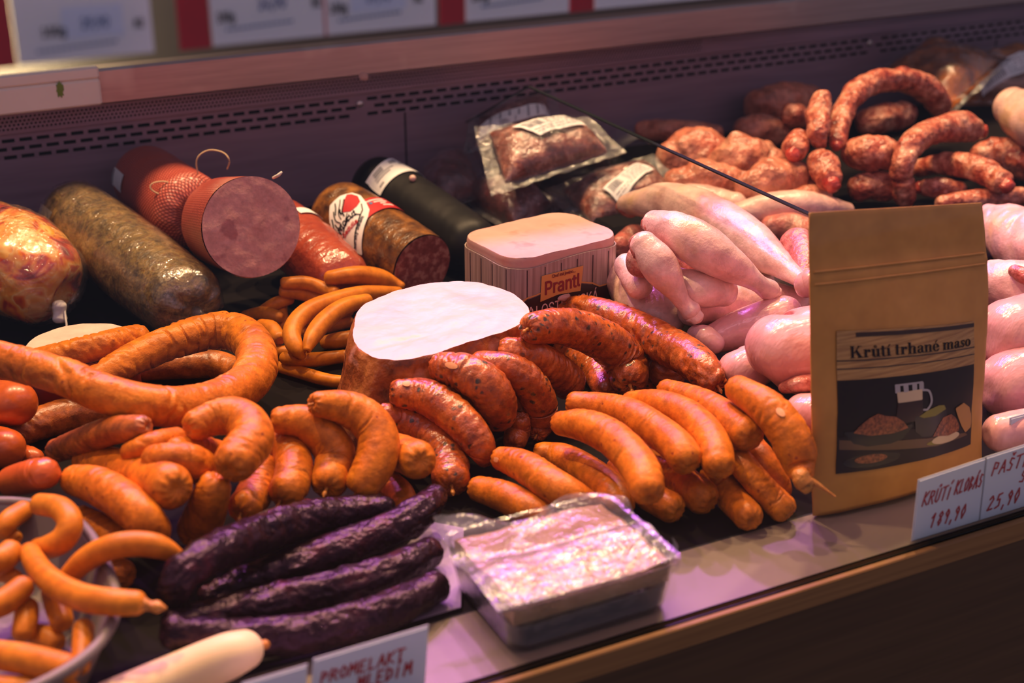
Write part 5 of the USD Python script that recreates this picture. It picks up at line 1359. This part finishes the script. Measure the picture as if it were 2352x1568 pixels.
# ------------------------------------------------------------------ kraft pouch standing on the ledge
BL, BR = np.array([0.5655, 0.660, 0.0022]), np.array([0.722, 0.664, 0.0022])
TL, TR = on_x(1858, 488, BL[0] - 0.0005), on_x(2254, 465, BR[0] + 0.0005)
kp = thing('kraft_pouch', 'brown kraft stand-up pouch with a printed picture label standing on the ledge', 'pouch', (*((BL + BR) / 2)[:2], 0))
ex = (BR - BL) / np.linalg.norm(BR - BL)
ez = ((TL + TR) - (BL + BR))
ez /= np.linalg.norm(ez)
ey = np.cross(ez, ex)                               # away from the customer
if ey[1] < 0:
    ey = -ey
def pouch(a, b, side, off=0.0):
    """a across 0..1, b up 0..1; side -1 front, +1 back."""
    a, b = np.asarray(a, float), np.asarray(b, float)
    wob = 0.0045 * np.sin(b * 5.2 + 0.5) * b * (1 - b) * 4
    L_ = BL + (TL - BL) * b[..., None]
    R_ = BR + (TR - BR) * b[..., None] + ex * (0.006 * np.sin(np.pi * np.clip((b - 0.25) / 0.75, 0, 1)))[..., None]
    p = L_ + (R_ - L_) * a[..., None]
    across = np.clip(1 - (2 * a - 1) ** 2, 0, 1) ** 0.75
    up = np.where(b < 0.84, np.clip(np.minimum(1.0, (0.84 - b) / 0.5), 0, 1) ** 0.8, 0.0)
    foot = np.where(b < 0.12, (0.12 - b) / 0.12, 0)
    d = 0.017 * across * up * (1 - 0.25 * foot) + 0.0006
    k = 0.0022 * (meshkit.fbm(p * 38, 3, 5) - 0.5)
    emb = 0.0007 * (np.exp(-((b - 0.805) / 0.006) ** 2) + np.exp(-((b - 0.785) / 0.004) ** 2))
    z = -d if side < 0 else d
    return p + ey * (z + k - (emb if side < 0 else 0) + off * side)[..., None] + np.array([0, 0, 0.0])
na, nb = 44, 66
a_, b_ = np.meshgrid(np.linspace(0, 1, na), np.linspace(0, 1, nb), indexing='ij')
Fp = grid_faces(na, nb, False)
k = na * nb
A, B = pouch(a_, b_, -1), pouch(a_, b_, 1)
notch = (np.abs(b_ - 0.905) < 0.01) & ((a_ < 0.01) | (a_ > 0.99))
idx = np.arange(k).reshape(na, nb)
rim = np.concatenate([idx[0, :], idx[1:, -1], idx[-1, -2::-1], idx[-2:0:-1, 0]])
nx = np.roll(rim, -1)
part(kp, 'paper_body', (np.vstack([A.reshape(-1, 3), B.reshape(-1, 3)]), np.vstack([Fp, Fp[:, ::-1] + k, np.stack([rim, rim + k, nx + k], 1), np.stack([rim, nx + k, nx], 1)])), 'kraft_paper')
for bz in (0.772, 0.812):
    aa = np.linspace(0.02, 0.98, 30)
    P_ = pouch(aa, np.full(30, bz), -1, 0.0002)
    v_, f_, w_, _ = sweep(P_, np.full(30, 0.0009), m=6, n=30, low=0.0, dimple=0)
    part(kp, 'zip_ridge', (v_, f_), 'kraft_paper')
# the label: window in pouch coordinates, its own (x, y) from 0..1
LW = [(0.085, 0.142), (0.860, 0.118), (0.875, 0.572), (0.105, 0.618)]        # bottom left, bottom right, top right, top left (a, b)
def lmap(m, off):
    v = np.array(m.vertices)
    x, y = v[:, 0], v[:, 1]
    q_ = np.array(LW)
    ab = q_[0] * ((1 - x) * (1 - y))[:, None] + q_[1] * (x * (1 - y))[:, None] + q_[2] * (x * y)[:, None] + q_[3] * ((1 - x) * y)[:, None]
    return pouch(ab[:, 0], ab[:, 1], -1, off + v[:, 2]), np.array(m.faces)
def lpoly(poly, off, mat, parent, name='print', label=None, h=0.0001, step=0.09):
    return part(parent, name, lmap(extrude(poly, h).subdivide_to_size(step, max_iter=6), off), mat, smooth=30, label=label)
flat('photo_dark', (0.010, 0.008, 0.009), 0.35, spec=0.2)
flat('photo_table', (0.018, 0.014, 0.016), 0.35, spec=0.2)
pmat('photo_planks', [(0.3, (0.24, 0.11, 0.028)), (0.7, (0.50, 0.29, 0.085))], scale=9, detail=6, rough=0.25, stretch=(3, 3, 60))
flat('photo_gap', (0.03, 0.012, 0.006), 0.3)
pmat('photo_meat', [(0.35, (0.10, 0.022, 0.008)), (0.65, (0.34, 0.10, 0.03))], scale=420, detail=3, rough=0.3)
flat('photo_bun', (0.42, 0.20, 0.055), 0.3)
flat('photo_pale', (0.55, 0.42, 0.25), 0.3)
flat('photo_green', (0.20, 0.17, 0.015), 0.3)
flat('photo_board', (0.105, 0.055, 0.026), 0.3)
flat('photo_glass', (0.33, 0.31, 0.30), 0.25)
flat('photo_beer', (0.030, 0.010, 0.006), 0.25)
flat('photo_bowl', (0.012, 0.011, 0.012), 0.25)
lb = lpoly(sbox(0, 0, 1, 1), 0.0006, 'photo_dark', kp, 'picture_label', 'glossy picture label: food on a dark table below a wooden title band')
lpoly(sbox(0, 0, 1, 0.26), 0.0009, 'photo_table', lb)
lpoly(sbox(0, 0.66, 1, 1), 0.0009, 'photo_planks', lb)
for z0, z1, x0 in ((0.955, 0.985, 0.12), (0.790, 0.798, 0.0), (0.735, 0.742, 0.0)):
    lpoly(sbox(x0, z0, 1, z1), 0.0011, 'photo_gap', lb)
def text_label(text, h, x0, x1, y, mat, name='lettering'):
    m = meshkit.text_mesh(text, h, 0.0001, True)
    b2 = m.bounds
    v = np.array(m.vertices)
    v[:, 0] = x0 + (v[:, 0] - b2[0, 0]) / (b2[1, 0] - b2[0, 0]) * (x1 - x0)
    v[:, 1] = y + (v[:, 1])
    m.vertices = v
    part(lb, name, lmap(m, 0.0013), mat, smooth=False)
# fat-face title: thick stems, hairlines and slab serifs
from shapely import affinity
def fat_glyph(ch):
    B_ = lambda x0, y0, x1, y1: sbox(x0, y0, x1, y1)
    E_ = lambda x, y, a, b: affinity.scale(Point(x, y).buffer(1, 12), a, b)
    st_ = lambda x, top, l=0.08, r=0.08, w=0.2, tr=None: [B_(x, 0, x + w, top), B_(x - l, 0, x + w + r, 0.055), B_(x - l, top - 0.055, x + w + (r if tr is None else tr), top)]
    arch = lambda x0, x1: [E_((x0 + x1) / 2 + 0.02, 0.50, (x1 - x0) / 2 + 0.06, 0.19).difference(E_((x0 + x1) / 2 - 0.02, 0.46, (x1 - x0) / 2 - 0.05, 0.155)).intersection(B_(x0, 0.46, x1 + 0.1, 0.7))]
    acute = lambda x: [Polygon([(x, 0.76), (x + 0.16, 1.0), (x + 0.30, 0.98), (x + 0.07, 0.76)])]
    x_ = 0.68
    if ch == 'K': return st_(0.1, 1.0) + [Polygon([(0.30, 0.42), (0.70, 0.98), (0.78, 0.98), (0.36, 0.38)]), Polygon([(0.40, 0.58), (0.58, 0.66), (0.96, 0.0), (0.68, 0.0)]), B_(0.60, 0, 1.02, 0.055), B_(0.60, 0.945, 0.92, 1.0)], 1.06
    if ch == 'r': return st_(0.08, x_, tr=0.0) + [E_(0.47, 0.54, 0.11, 0.11), LineString([(0.28, 0.45), (0.34, 0.60), (0.47, 0.645)]).buffer(0.035)], 0.62
    if ch in 'ůu': return [B_(0.08, 0.12, 0.28, x_), B_(0.0, x_ - 0.055, 0.28, x_), B_(0.46, 0, 0.66, x_), B_(0.38, x_ - 0.055, 0.66, x_), B_(0.46, 0, 0.74, 0.055), E_(0.29, 0.16, 0.21, 0.17).difference(E_(0.36, 0.22, 0.10, 0.15))] + ([E_(0.36, 0.87, 0.12, 0.12).difference(E_(0.36, 0.87, 0.055, 0.055))] if ch == 'ů' else []), 0.78
    if ch == 't': return [B_(0.1, 0.1, 0.30, 0.90), B_(0.0, x_ - 0.06, 0.44, x_), E_(0.28, 0.12, 0.18, 0.13).difference(E_(0.36, 0.17, 0.10, 0.12))], 0.50
    if ch == 'í': return st_(0.08, x_, tr=0.0) + acute(0.10), 0.42
    if ch == 'h': return st_(0.08, 1.0, tr=0.0) + [B_(0.48, 0, 0.68, 0.52), B_(0.40, 0, 0.76, 0.055)] + arch(0.28, 0.62), 0.80
    if ch == 'n': return st_(0.08, x_, tr=0.0) + [B_(0.48, 0, 0.68, 0.52), B_(0.40, 0, 0.76, 0.055)] + arch(0.28, 0.62), 0.80
    if ch == 'm': return st_(0.08, x_, tr=0.0) + [B_(0.46, 0, 0.66, 0.52), B_(0.40, 0, 0.72, 0.055), B_(0.84, 0, 1.04, 0.52), B_(0.78, 0, 1.12, 0.055)] + arch(0.28, 0.60) + arch(0.66, 0.98), 1.16
    if ch == 'a': return [B_(0.36, 0.08, 0.56, 0.52), E_(0.24, 0.19, 0.22, 0.20).difference(E_(0.30, 0.20, 0.09, 0.13)), E_(0.34, 0.50, 0.24, 0.19).difference(E_(0.30, 0.46, 0.14, 0.16)).intersection(B_(0, 0.48, 0.6, 0.75)), E_(0.14, 0.53, 0.09, 0.09), B_(0.50, 0.0, 0.66, 0.07), B_(0.42, 0.02, 0.58, 0.2)], 0.68
    if ch in 'éo': 
        o_ = E_(0.34, 0.34, 0.33, 0.355).difference(E_(0.34, 0.34, 0.115, 0.29))
        if ch == 'o': return [o_], 0.72
        return [o_.difference(B_(0.36, 0.16, 0.8, 0.34)), B_(0.2, 0.33, 0.64, 0.385), LineString([(0.36, 0.02), (0.52, 0.06), (0.63, 0.2)]).buffer(0.035)] + acute(0.26), 0.70
    if ch == 's': return [LineString(catmull([(0.46, 0.55), (0.30, 0.63), (0.14, 0.53), (0.20, 0.40), (0.38, 0.29), (0.44, 0.16), (0.28, 0.045), (0.06, 0.12)], 30)).buffer(0.055), LineString([(0.17, 0.46), (0.41, 0.24)]).buffer(0.085), B_(0.45, 0.46, 0.51, 0.68), B_(0.03, 0.0, 0.09, 0.22)], 0.58
    return [], 0.32
gl, gx_ = [], 0.0
for ch in 'Krůtí trhané maso':
    ps_, w_ = fat_glyph(ch)
    gl += [affinity.translate(p, gx_, 0) for p in ps_]
    gx_ += w_
title = affinity.scale(unary_union(gl), 0.89 / gx_, 0.082, origin=(0, 0))
title = affinity.translate(title, 0.075, 0.812)
part(lb, 'title_lettering', lmap(extrude(title, 0.0001).subdivide_to_size(0.06, max_iter=4), 0.0014), 'label_ink', smooth=False)
ell = lambda x, y, a, b: __import__('shapely.affinity', fromlist=['x']).scale(Point(x, y).buffer(1, 10), a, b)
def fpoly(p, *k):
    return lpoly(affinity.affine_transform(p, [1.14, 0, 0, 1.14, 0.445 - 0.5 * 1.14, 0.215 - 0.2 * 1.14]).intersection(sbox(0.01, 0.01, 0.99, 0.65)), *k)
fpoly(Polygon([(0.05, 0.20), (0.12, 0.225), (0.35, 0.19), (0.70, 0.15), (0.93, 0.115), (0.95, 0.095), (0.70, 0.085), (0.40, 0.125), (0.12, 0.165)]), 0.0011, 'photo_board', lb)
fpoly(Polygon([(0.435, 0.43), (0.585, 0.43), (0.60, 0.29), (0.42, 0.29)]), 0.0012, 'photo_beer', lb)
fpoly(Polygon([(0.436, 0.485), (0.583, 0.485), (0.580, 0.43), (0.440, 0.43)]).buffer(0.006), 0.0013, 'photo_pale', lb)
for x in (0.425, 0.475, 0.53, 0.575):
    fpoly(sbox(x, 0.49, x + 0.02, 0.53).buffer(0.005), 0.0012, 'photo_glass', lb)
fpoly(LineString([(0.425, 0.535), (0.59, 0.535)]).buffer(0.006), 0.0012, 'photo_glass', lb)
fpoly(LineString(catmull([(0.59, 0.485), (0.635, 0.47), (0.65, 0.40), (0.625, 0.355), (0.60, 0.355)], 20)).buffer(0.007), 0.0012, 'photo_glass', lb)
fpoly(Polygon([(0.15, 0.265), (0.52, 0.265), (0.47, 0.195), (0.40, 0.175), (0.27, 0.175), (0.20, 0.20)]).buffer(0.008), 0.0012, 'photo_bowl', lb)
fpoly(Polygon([(0.19, 0.262), (0.22, 0.30), (0.27, 0.345), (0.32, 0.37), (0.37, 0.35), (0.42, 0.34), (0.47, 0.30), (0.50, 0.255), (0.42, 0.232), (0.28, 0.235)]), 0.0014, 'photo_meat', lb)
fpoly(Polygon([(0.55, 0.31), (0.76, 0.32), (0.76, 0.21), (0.70, 0.17), (0.60, 0.18), (0.56, 0.22)]).buffer(0.008), 0.0012, 'photo_bowl', lb)
fpoly(Polygon([(0.57, 0.315), (0.62, 0.345), (0.70, 0.365), (0.74, 0.36), (0.755, 0.33), (0.68, 0.30), (0.60, 0.30)]), 0.0014, 'photo_green', lb)
fpoly(ell(0.77, 0.125, 0.105, 0.032), 0.0014, 'photo_pale', lb)
fpoly(ell(0.75, 0.115, 0.12, 0.022), 0.0013, 'photo_green', lb)
fpoly(Polygon([(0.67, 0.16), (0.70, 0.22), (0.74, 0.275), (0.80, 0.285), (0.84, 0.25), (0.87, 0.19), (0.87, 0.15), (0.78, 0.14)]), 0.0015, 'photo_meat', lb)
fpoly(Polygon([(0.845, 0.31), (0.90, 0.33), (0.95, 0.29), (0.975, 0.22), (0.965, 0.15), (0.93, 0.13), (0.90, 0.18), (0.87, 0.25)]).buffer(0.008), 0.0014, 'photo_bun', lb)
fpoly(ell(0.29, 0.085, 0.09, 0.028), 0.0014, 'photo_meat', lb)
fpoly(ell(0.30, 0.075, 0.16, 0.045), 0.0011, 'photo_bowl', lb)

# ------------------------------------------------------------------ hand-written price cards behind the glass
GL_ = {  # strokes in a unit box
    'K': [[(0, 0), (0.1, 1)], [(0.75, 1), (0.08, 0.5), (0.8, 0)]], 'R': [[(0, 0), (0.1, 1), (0.7, 0.9), (0.65, 0.55), (0.08, 0.5)], [(0.3, 0.5), (0.8, 0)]], 'Ů': [[(0.1, 1), (0.08, 0.15), (0.4, 0), (0.7, 0.2), (0.75, 1)], [(0.35, 1.2), (0.5, 1.3), (0.55, 1.15), (0.38, 1.14)]],
    'U': [[(0.1, 1), (0.08, 0.15), (0.4, 0), (0.7, 0.2), (0.75, 1)]], 'T': [[(0.0, 1), (0.9, 1.02)], [(0.45, 1), (0.4, 0)]], 'Í': [[(0.3, 0.85), (0.25, 0)], [(0.3, 1.1), (0.5, 1.35)]], 'I': [[(0.3, 1), (0.25, 0)]], 'L': [[(0.15, 1), (0.1, 0), (0.7, 0.05)]],
    'O': [[(0.4, 1), (0.05, 0.6), (0.2, 0.05), (0.65, 0.1), (0.75, 0.7), (0.4, 1)]], 'B': [[(0.1, 0), (0.12, 1), (0.6, 0.85), (0.12, 0.55), (0.7, 0.3), (0.1, 0)]], 'Á': [[(0, 0), (0.45, 1), (0.8, 0)], [(0.2, 0.4), (0.65, 0.4)], [(0.5, 1.1), (0.65, 1.3)]],
    'A': [[(0, 0), (0.45, 1), (0.8, 0)], [(0.2, 0.4), (0.65, 0.4)]], 'S': [[(0.7, 0.9), (0.3, 1), (0.2, 0.65), (0.65, 0.4), (0.5, 0.05), (0.05, 0.1)]], 'P': [[(0.1, 0), (0.15, 1), (0.7, 0.85), (0.6, 0.5), (0.12, 0.5)]], 'Š': [[(0.7, 0.9), (0.3, 1), (0.2, 0.65), (0.65, 0.4), (0.5, 0.05), (0.05, 0.1)], [(0.3, 1.35), (0.45, 1.15), (0.65, 1.35)]],
    'M': [[(0, 0), (0.1, 1), (0.4, 0.4), (0.75, 1), (0.85, 0)]], 'E': [[(0.7, 1), (0.1, 1), (0.1, 0), (0.75, 0)], [(0.1, 0.5), (0.55, 0.52)]], 'N': [[(0, 0), (0.1, 1), (0.65, 0), (0.75, 1)]], 'D': [[(0.1, 0), (0.1, 1), (0.65, 0.8), (0.7, 0.3), (0.1, 0)]], 'Y': [[(0.1, 1), (0.4, 0.5)], [(0.8, 1), (0.3, 0)]],
    '1': [[(0.1, 0.7), (0.45, 1), (0.35, 0)]], '8': [[(0.5, 0.52), (0.15, 0.8), (0.45, 1), (0.7, 0.8), (0.2, 0.25), (0.4, 0), (0.65, 0.25), (0.5, 0.52)]], '9': [[(0.65, 0.75), (0.4, 1), (0.15, 0.75), (0.4, 0.5), (0.65, 0.75), (0.45, 0)]], '0': [[(0.4, 1), (0.1, 0.5), (0.35, 0), (0.65, 0.5), (0.4, 1)]],
    '2': [[(0.1, 0.8), (0.4, 1), (0.65, 0.75), (0.1, 0), (0.75, 0.05)]], '5': [[(0.7, 1), (0.2, 1), (0.15, 0.6), (0.55, 0.6), (0.6, 0.15), (0.1, 0)]], ',': [[(0.2, 0.1), (0.1, -0.2)]], ' ': []}
def handwriting(text, h, w, pen):
    polys, x = [], 0.0
    r_ = random.Random(len(text))
    for ch in text:
        for s_ in GL_[ch]:
            p = [(x + a * w * 0.9 + 0.18 * b * h, b * h + r_.uniform(-0.03, 0.03) * h) for a, b in s_]
            polys.append(LineString(p).buffer(pen / 2, 3))
        x += w * (0.5 if ch in ',I' else 1.0)
    return extrude(unary_union(polys), 0.0002)
def price_card(name, label, px, yq, lines, group, thick=0.0006):
    """px: pixel corners TL, TR, BR, BL; yq: the upright plane it stands in."""
    c4 = np.array([on_y(u, v, yq) for u, v in px])
    c4[:, 2] = np.maximum(c4[:, 2], 0.0009)
    t = thing(name, label, 'price card', (*c4.mean(0)[:2], c4[:, 2].min()), group)
    o = c4[3]
    to = lambda m: place(m, o, (1, 0, 0), (0, 0, 1), (0, -1, 0))
    W, H = np.linalg.norm(c4[1] - c4[0]), np.linalg.norm(c4[0] - c4[3])
    part(t, 'card', to(extrude(Polygon([(p - o)[[0, 2]] for p in c4]), thick)), 'card_white', smooth=False)
    sl_ = to(extrude(Polygon([(p - o)[[0, 2]] for p in c4]).buffer(0.0012, join_style=2), 0.0002))
    sl_.apply_translation((0, 0.0004, 0))
    part(t, 'clear_sleeve', sl_, 'card_sleeve', smooth=False)
    for text, x, y, h, w, pen in lines:
        m = handwriting(text, h * H, w * W, pen * W)
        m.apply_translation((x * W, y * H, thick + 0.0002))
        part(t, 'handwriting', to(m), 'pen_red', smooth=False)
    return t
G = 'hand-written price cards standing inside the front glass'
price_card('price_card', 'white card with red handwriting and the price 189,90 standing right of the pouch', [(2112, 1104), (2262, 1054), (2246, 1196), (2096, 1244)], 0.606, [('KRŮTÍ', 0.06, 0.56, 0.22, 0.092, 0.018), ('KLOBÁS', 0.55, 0.60, 0.22, 0.072, 0.018), ('189,90', 0.22, 0.14, 0.22, 0.105, 0.02)], G)
price_card('price_card', 'white card with red handwriting at the right frame edge, next to the 189,90 card', [(2266, 1052), (2440, 996), (2424, 1140), (2250, 1194)], 0.606, [('PAŠTIKA', 0.05, 0.70, 0.20, 0.10, 0.016), ('S BR', 0.45, 0.44, 0.18, 0.10, 0.016), ('25,90', 0.06, 0.12, 0.22, 0.10, 0.018), ('1', 0.62, 0.16, 0.22, 0.10, 0.018)], G)
price_card('price_card', 'card with red handwriting at the bottom edge in front of the blood sausages', [(724, 1516), (980, 1440), (972, 1620), (716, 1700)], 0.606, [('PROMELAKT', 0.10, 0.62, 0.17, 0.085, 0.018), ('MLEDÍM', 0.42, 0.36, 0.19, 0.085, 0.02)], G)
price_card('price_card', 'blank corner of a pale card left of the bottom card', [(560, 1572), (702, 1530), (694, 1700), (552, 1740)], 0.606, [], G)
t = price_card('price_card', 'grey-white card standing behind the right-hand cards in front of the chicken', [(2322, 962), (2440, 930), (2420, 1130), (2300, 1160)], 0.662, [], G)
o_ = on_y(2330, 1030, 0.661)
mk = [place(extrude(LineString([(a, b), (a + 0.003, b + 0.001)]).buffer(0.0006), 0.0003), o_, (1, 0, 0), (0, 0, 1), (0, -1, 0)) for a, b in ((0, 0.006), (0.005, 0.004), (0.001, -0.004), (0.005, -0.004))]
part(t, 'print', join(mk), 'brown_print', smooth=False)

# ------------------------------------------------------------------ printed shelf tags hanging at the top of the glass, very near the lens
G = 'printed price tags with red bands at the top of the front glass'
YT = 0.606
def shelf_tag(label, u0, u1, v0, red, texts, top=0.412):
    """u0..u1: pixel span of the white card at its lower edge (pixel height v0 at u0); red: pixel width of the red band on its left."""
    p0 = on_y(u0, v0, YT)
    p1 = on_y(u1, v0 - 0.102 * (u1 - u0), YT)
    z0 = 0.3715
    W, H = p1[0] - p0[0], top - z0
    t = thing('price_tag', label, 'price tag', (p0[0], YT, z0), G)
    to = lambda m: place(m, (p0[0], YT, z0), (1, 0, 0), (0, 0, 1), (0, -1, 0))
    part(t, 'card', to(extrude(sbox(0, 0, W, H), 0.0006)), 'tag_white', smooth=False)
    rw_ = red / FPX * ((p0 - CAM) @ FV) * 1.1
    part(t, 'red_band', to(extrude(sbox(-rw_ - 0.0008, -0.0005, -0.0008, H), 0.0008)), 'tag_red', smooth=False, label='red band')
    for kind, x, y, w, h in texts:
        if kind == 'blue':
            m = extrude(sbox(x * W, y, (x + w) * W, y + h), 0.0002)
            m.apply_translation((0, 0, 0.0007))
            part(t, 'price_panel', to(m), 'tag_blue', smooth=False, label='pale blue price panel')
            continue
        if kind == 'line':
            m = join([extrude(sbox(x * W + i * 0.0022, y + 0.0001 * i, x * W + i * 0.0022 + 0.0017, y + 0.0001 * i + 0.0009), 0.0002) for i in range(int(w * W / 0.0022))])
            m.apply_translation((0, 0, 0.0007))
            part(t, 'print', to(m), 'ink_blue', smooth=False)
            continue
        m = meshkit.text_mesh(kind, h, 0.0002, True)
        b2 = m.bounds
        v = np.array(m.vertices)
        v[:, 0] = x * W + (v[:, 0] - b2[0, 0]) / (b2[1, 0] - b2[0, 0]) * w * W
        v[:, 1] += y
        v[:, 2] += 0.0010
        m.vertices = v
        part(t, 'lettering', to(m), 'ink_blue' if ',' in kind else 'label_ink', smooth=False)
    return t
shelf_tag('leftmost printed tag, with a pale blue price panel', 45, 355, 160, 60, [('line', 0.14, 0.0042, 0.62, 0), ('100g', 0.19, 0.0105, 0.17, 0.0038), ('blue', 0.34, 0.0085, 0.45, 0.013), ('29,90', 0.48, 0.0125, 0.20, 0.0042), ('Kč', 0.87, 0.0110, 0.07, 0.0036)])
shelf_tag('printed tag right of the leftmost one, on a plain white ground', 490, 745, 118, 66, [('line', 0.12, 0.0060, 0.62, 0), ('100g', 0.05, 0.0100, 0.15, 0.0042), ('24,90', 0.42, 0.0140, 0.24, 0.0044), ('Kč', 0.90, 0.0130, 0.08, 0.0042)])
shelf_tag('printed tag in the middle with a pale blue panel at its top', 752, 1000, 90, 0.5, [('line', 0.10, 0.0055, 0.62, 0), ('100g', 0.03, 0.0095, 0.15, 0.0042), ('blue', 0.22, 0.0090, 0.50, 0.012), ('19,90', 0.36, 0.0130, 0.22, 0.0042), ('Kč', 0.80, 0.0110, 0.08, 0.0042)])
shelf_tag('second printed tag from the right, top edge cut off by the frame', 1070, 1305, 60, 56, [('line', 0.14, 0.0058, 0.62, 0), ('100g', 0.05, 0.0092, 0.16, 0.0042), ('21,90', 0.44, 0.0140, 0.24, 0.0044), ('Kč', 0.88, 0.0130, 0.08, 0.0042)])
shelf_tag('rightmost printed tag, only its lower corner in the frame', 1365, 1640, 26, 56, [('line', 0.14, 0.0058, 0.6, 0)])

# ------------------------------------------------------------------ white cutting board standing on the rail
cb = thing('cutting_board', 'white plastic cutting boards stacked on the rail at the top left', 'cutting board', (0.05, 1.42, 0.153))
xr = on_y(232, 200, 1.398)[0]
zl = on_y(232, 242, 1.398)[2]
zm = on_y(232, 180, 1.398)[2]
zh = on_y(232, 152, 1.398)[2]
part(cb, 'lower_board', bx((xr - 0.20, 1.4035, (zl + zm) / 2), (0.40, 0.011, zm - zl - 0.0006), 0.002), 'board_plastic', smooth=30)
part(cb, 'upper_board', bx((xr - 0.20, 1.4035, (zm + zh) / 2), (0.40, 0.011, zh - zm), 0.002), 'board_plastic', smooth=30)
gm = on_y(138, 205, 1.3975)
v = np.array(trimesh.creation.icosphere(3, 1.0).vertices)
fz_ = trimesh.creation.icosphere(3, 1.0)
fz_.vertices = v * [0.0028, 0.0006, 0.0060] * (0.5 + 1.1 * meshkit.noise(v * 4, 2))[:, None] + gm
hb = thing('herb_shred', 'small green herb shred stuck to the white board', 'herb shred', gm)
part(hb, 'leaf', fz_, 'leaf_green')
gm = on_y(836, 176, 1.4090)
fz_ = trimesh.creation.icosphere(3, 1.0)
fz_.vertices = v * [0.0045, 0.002, 0.0036] * (0.4 + 1.2 * meshkit.noise(v * 5, 7))[:, None] + gm
mc = thing('meat_crumb', 'pink meat crumb stuck to the lower edge of the steel rail', 'crumb', gm)
part(mc, 'crumb', fz_, 'cooked_ham')
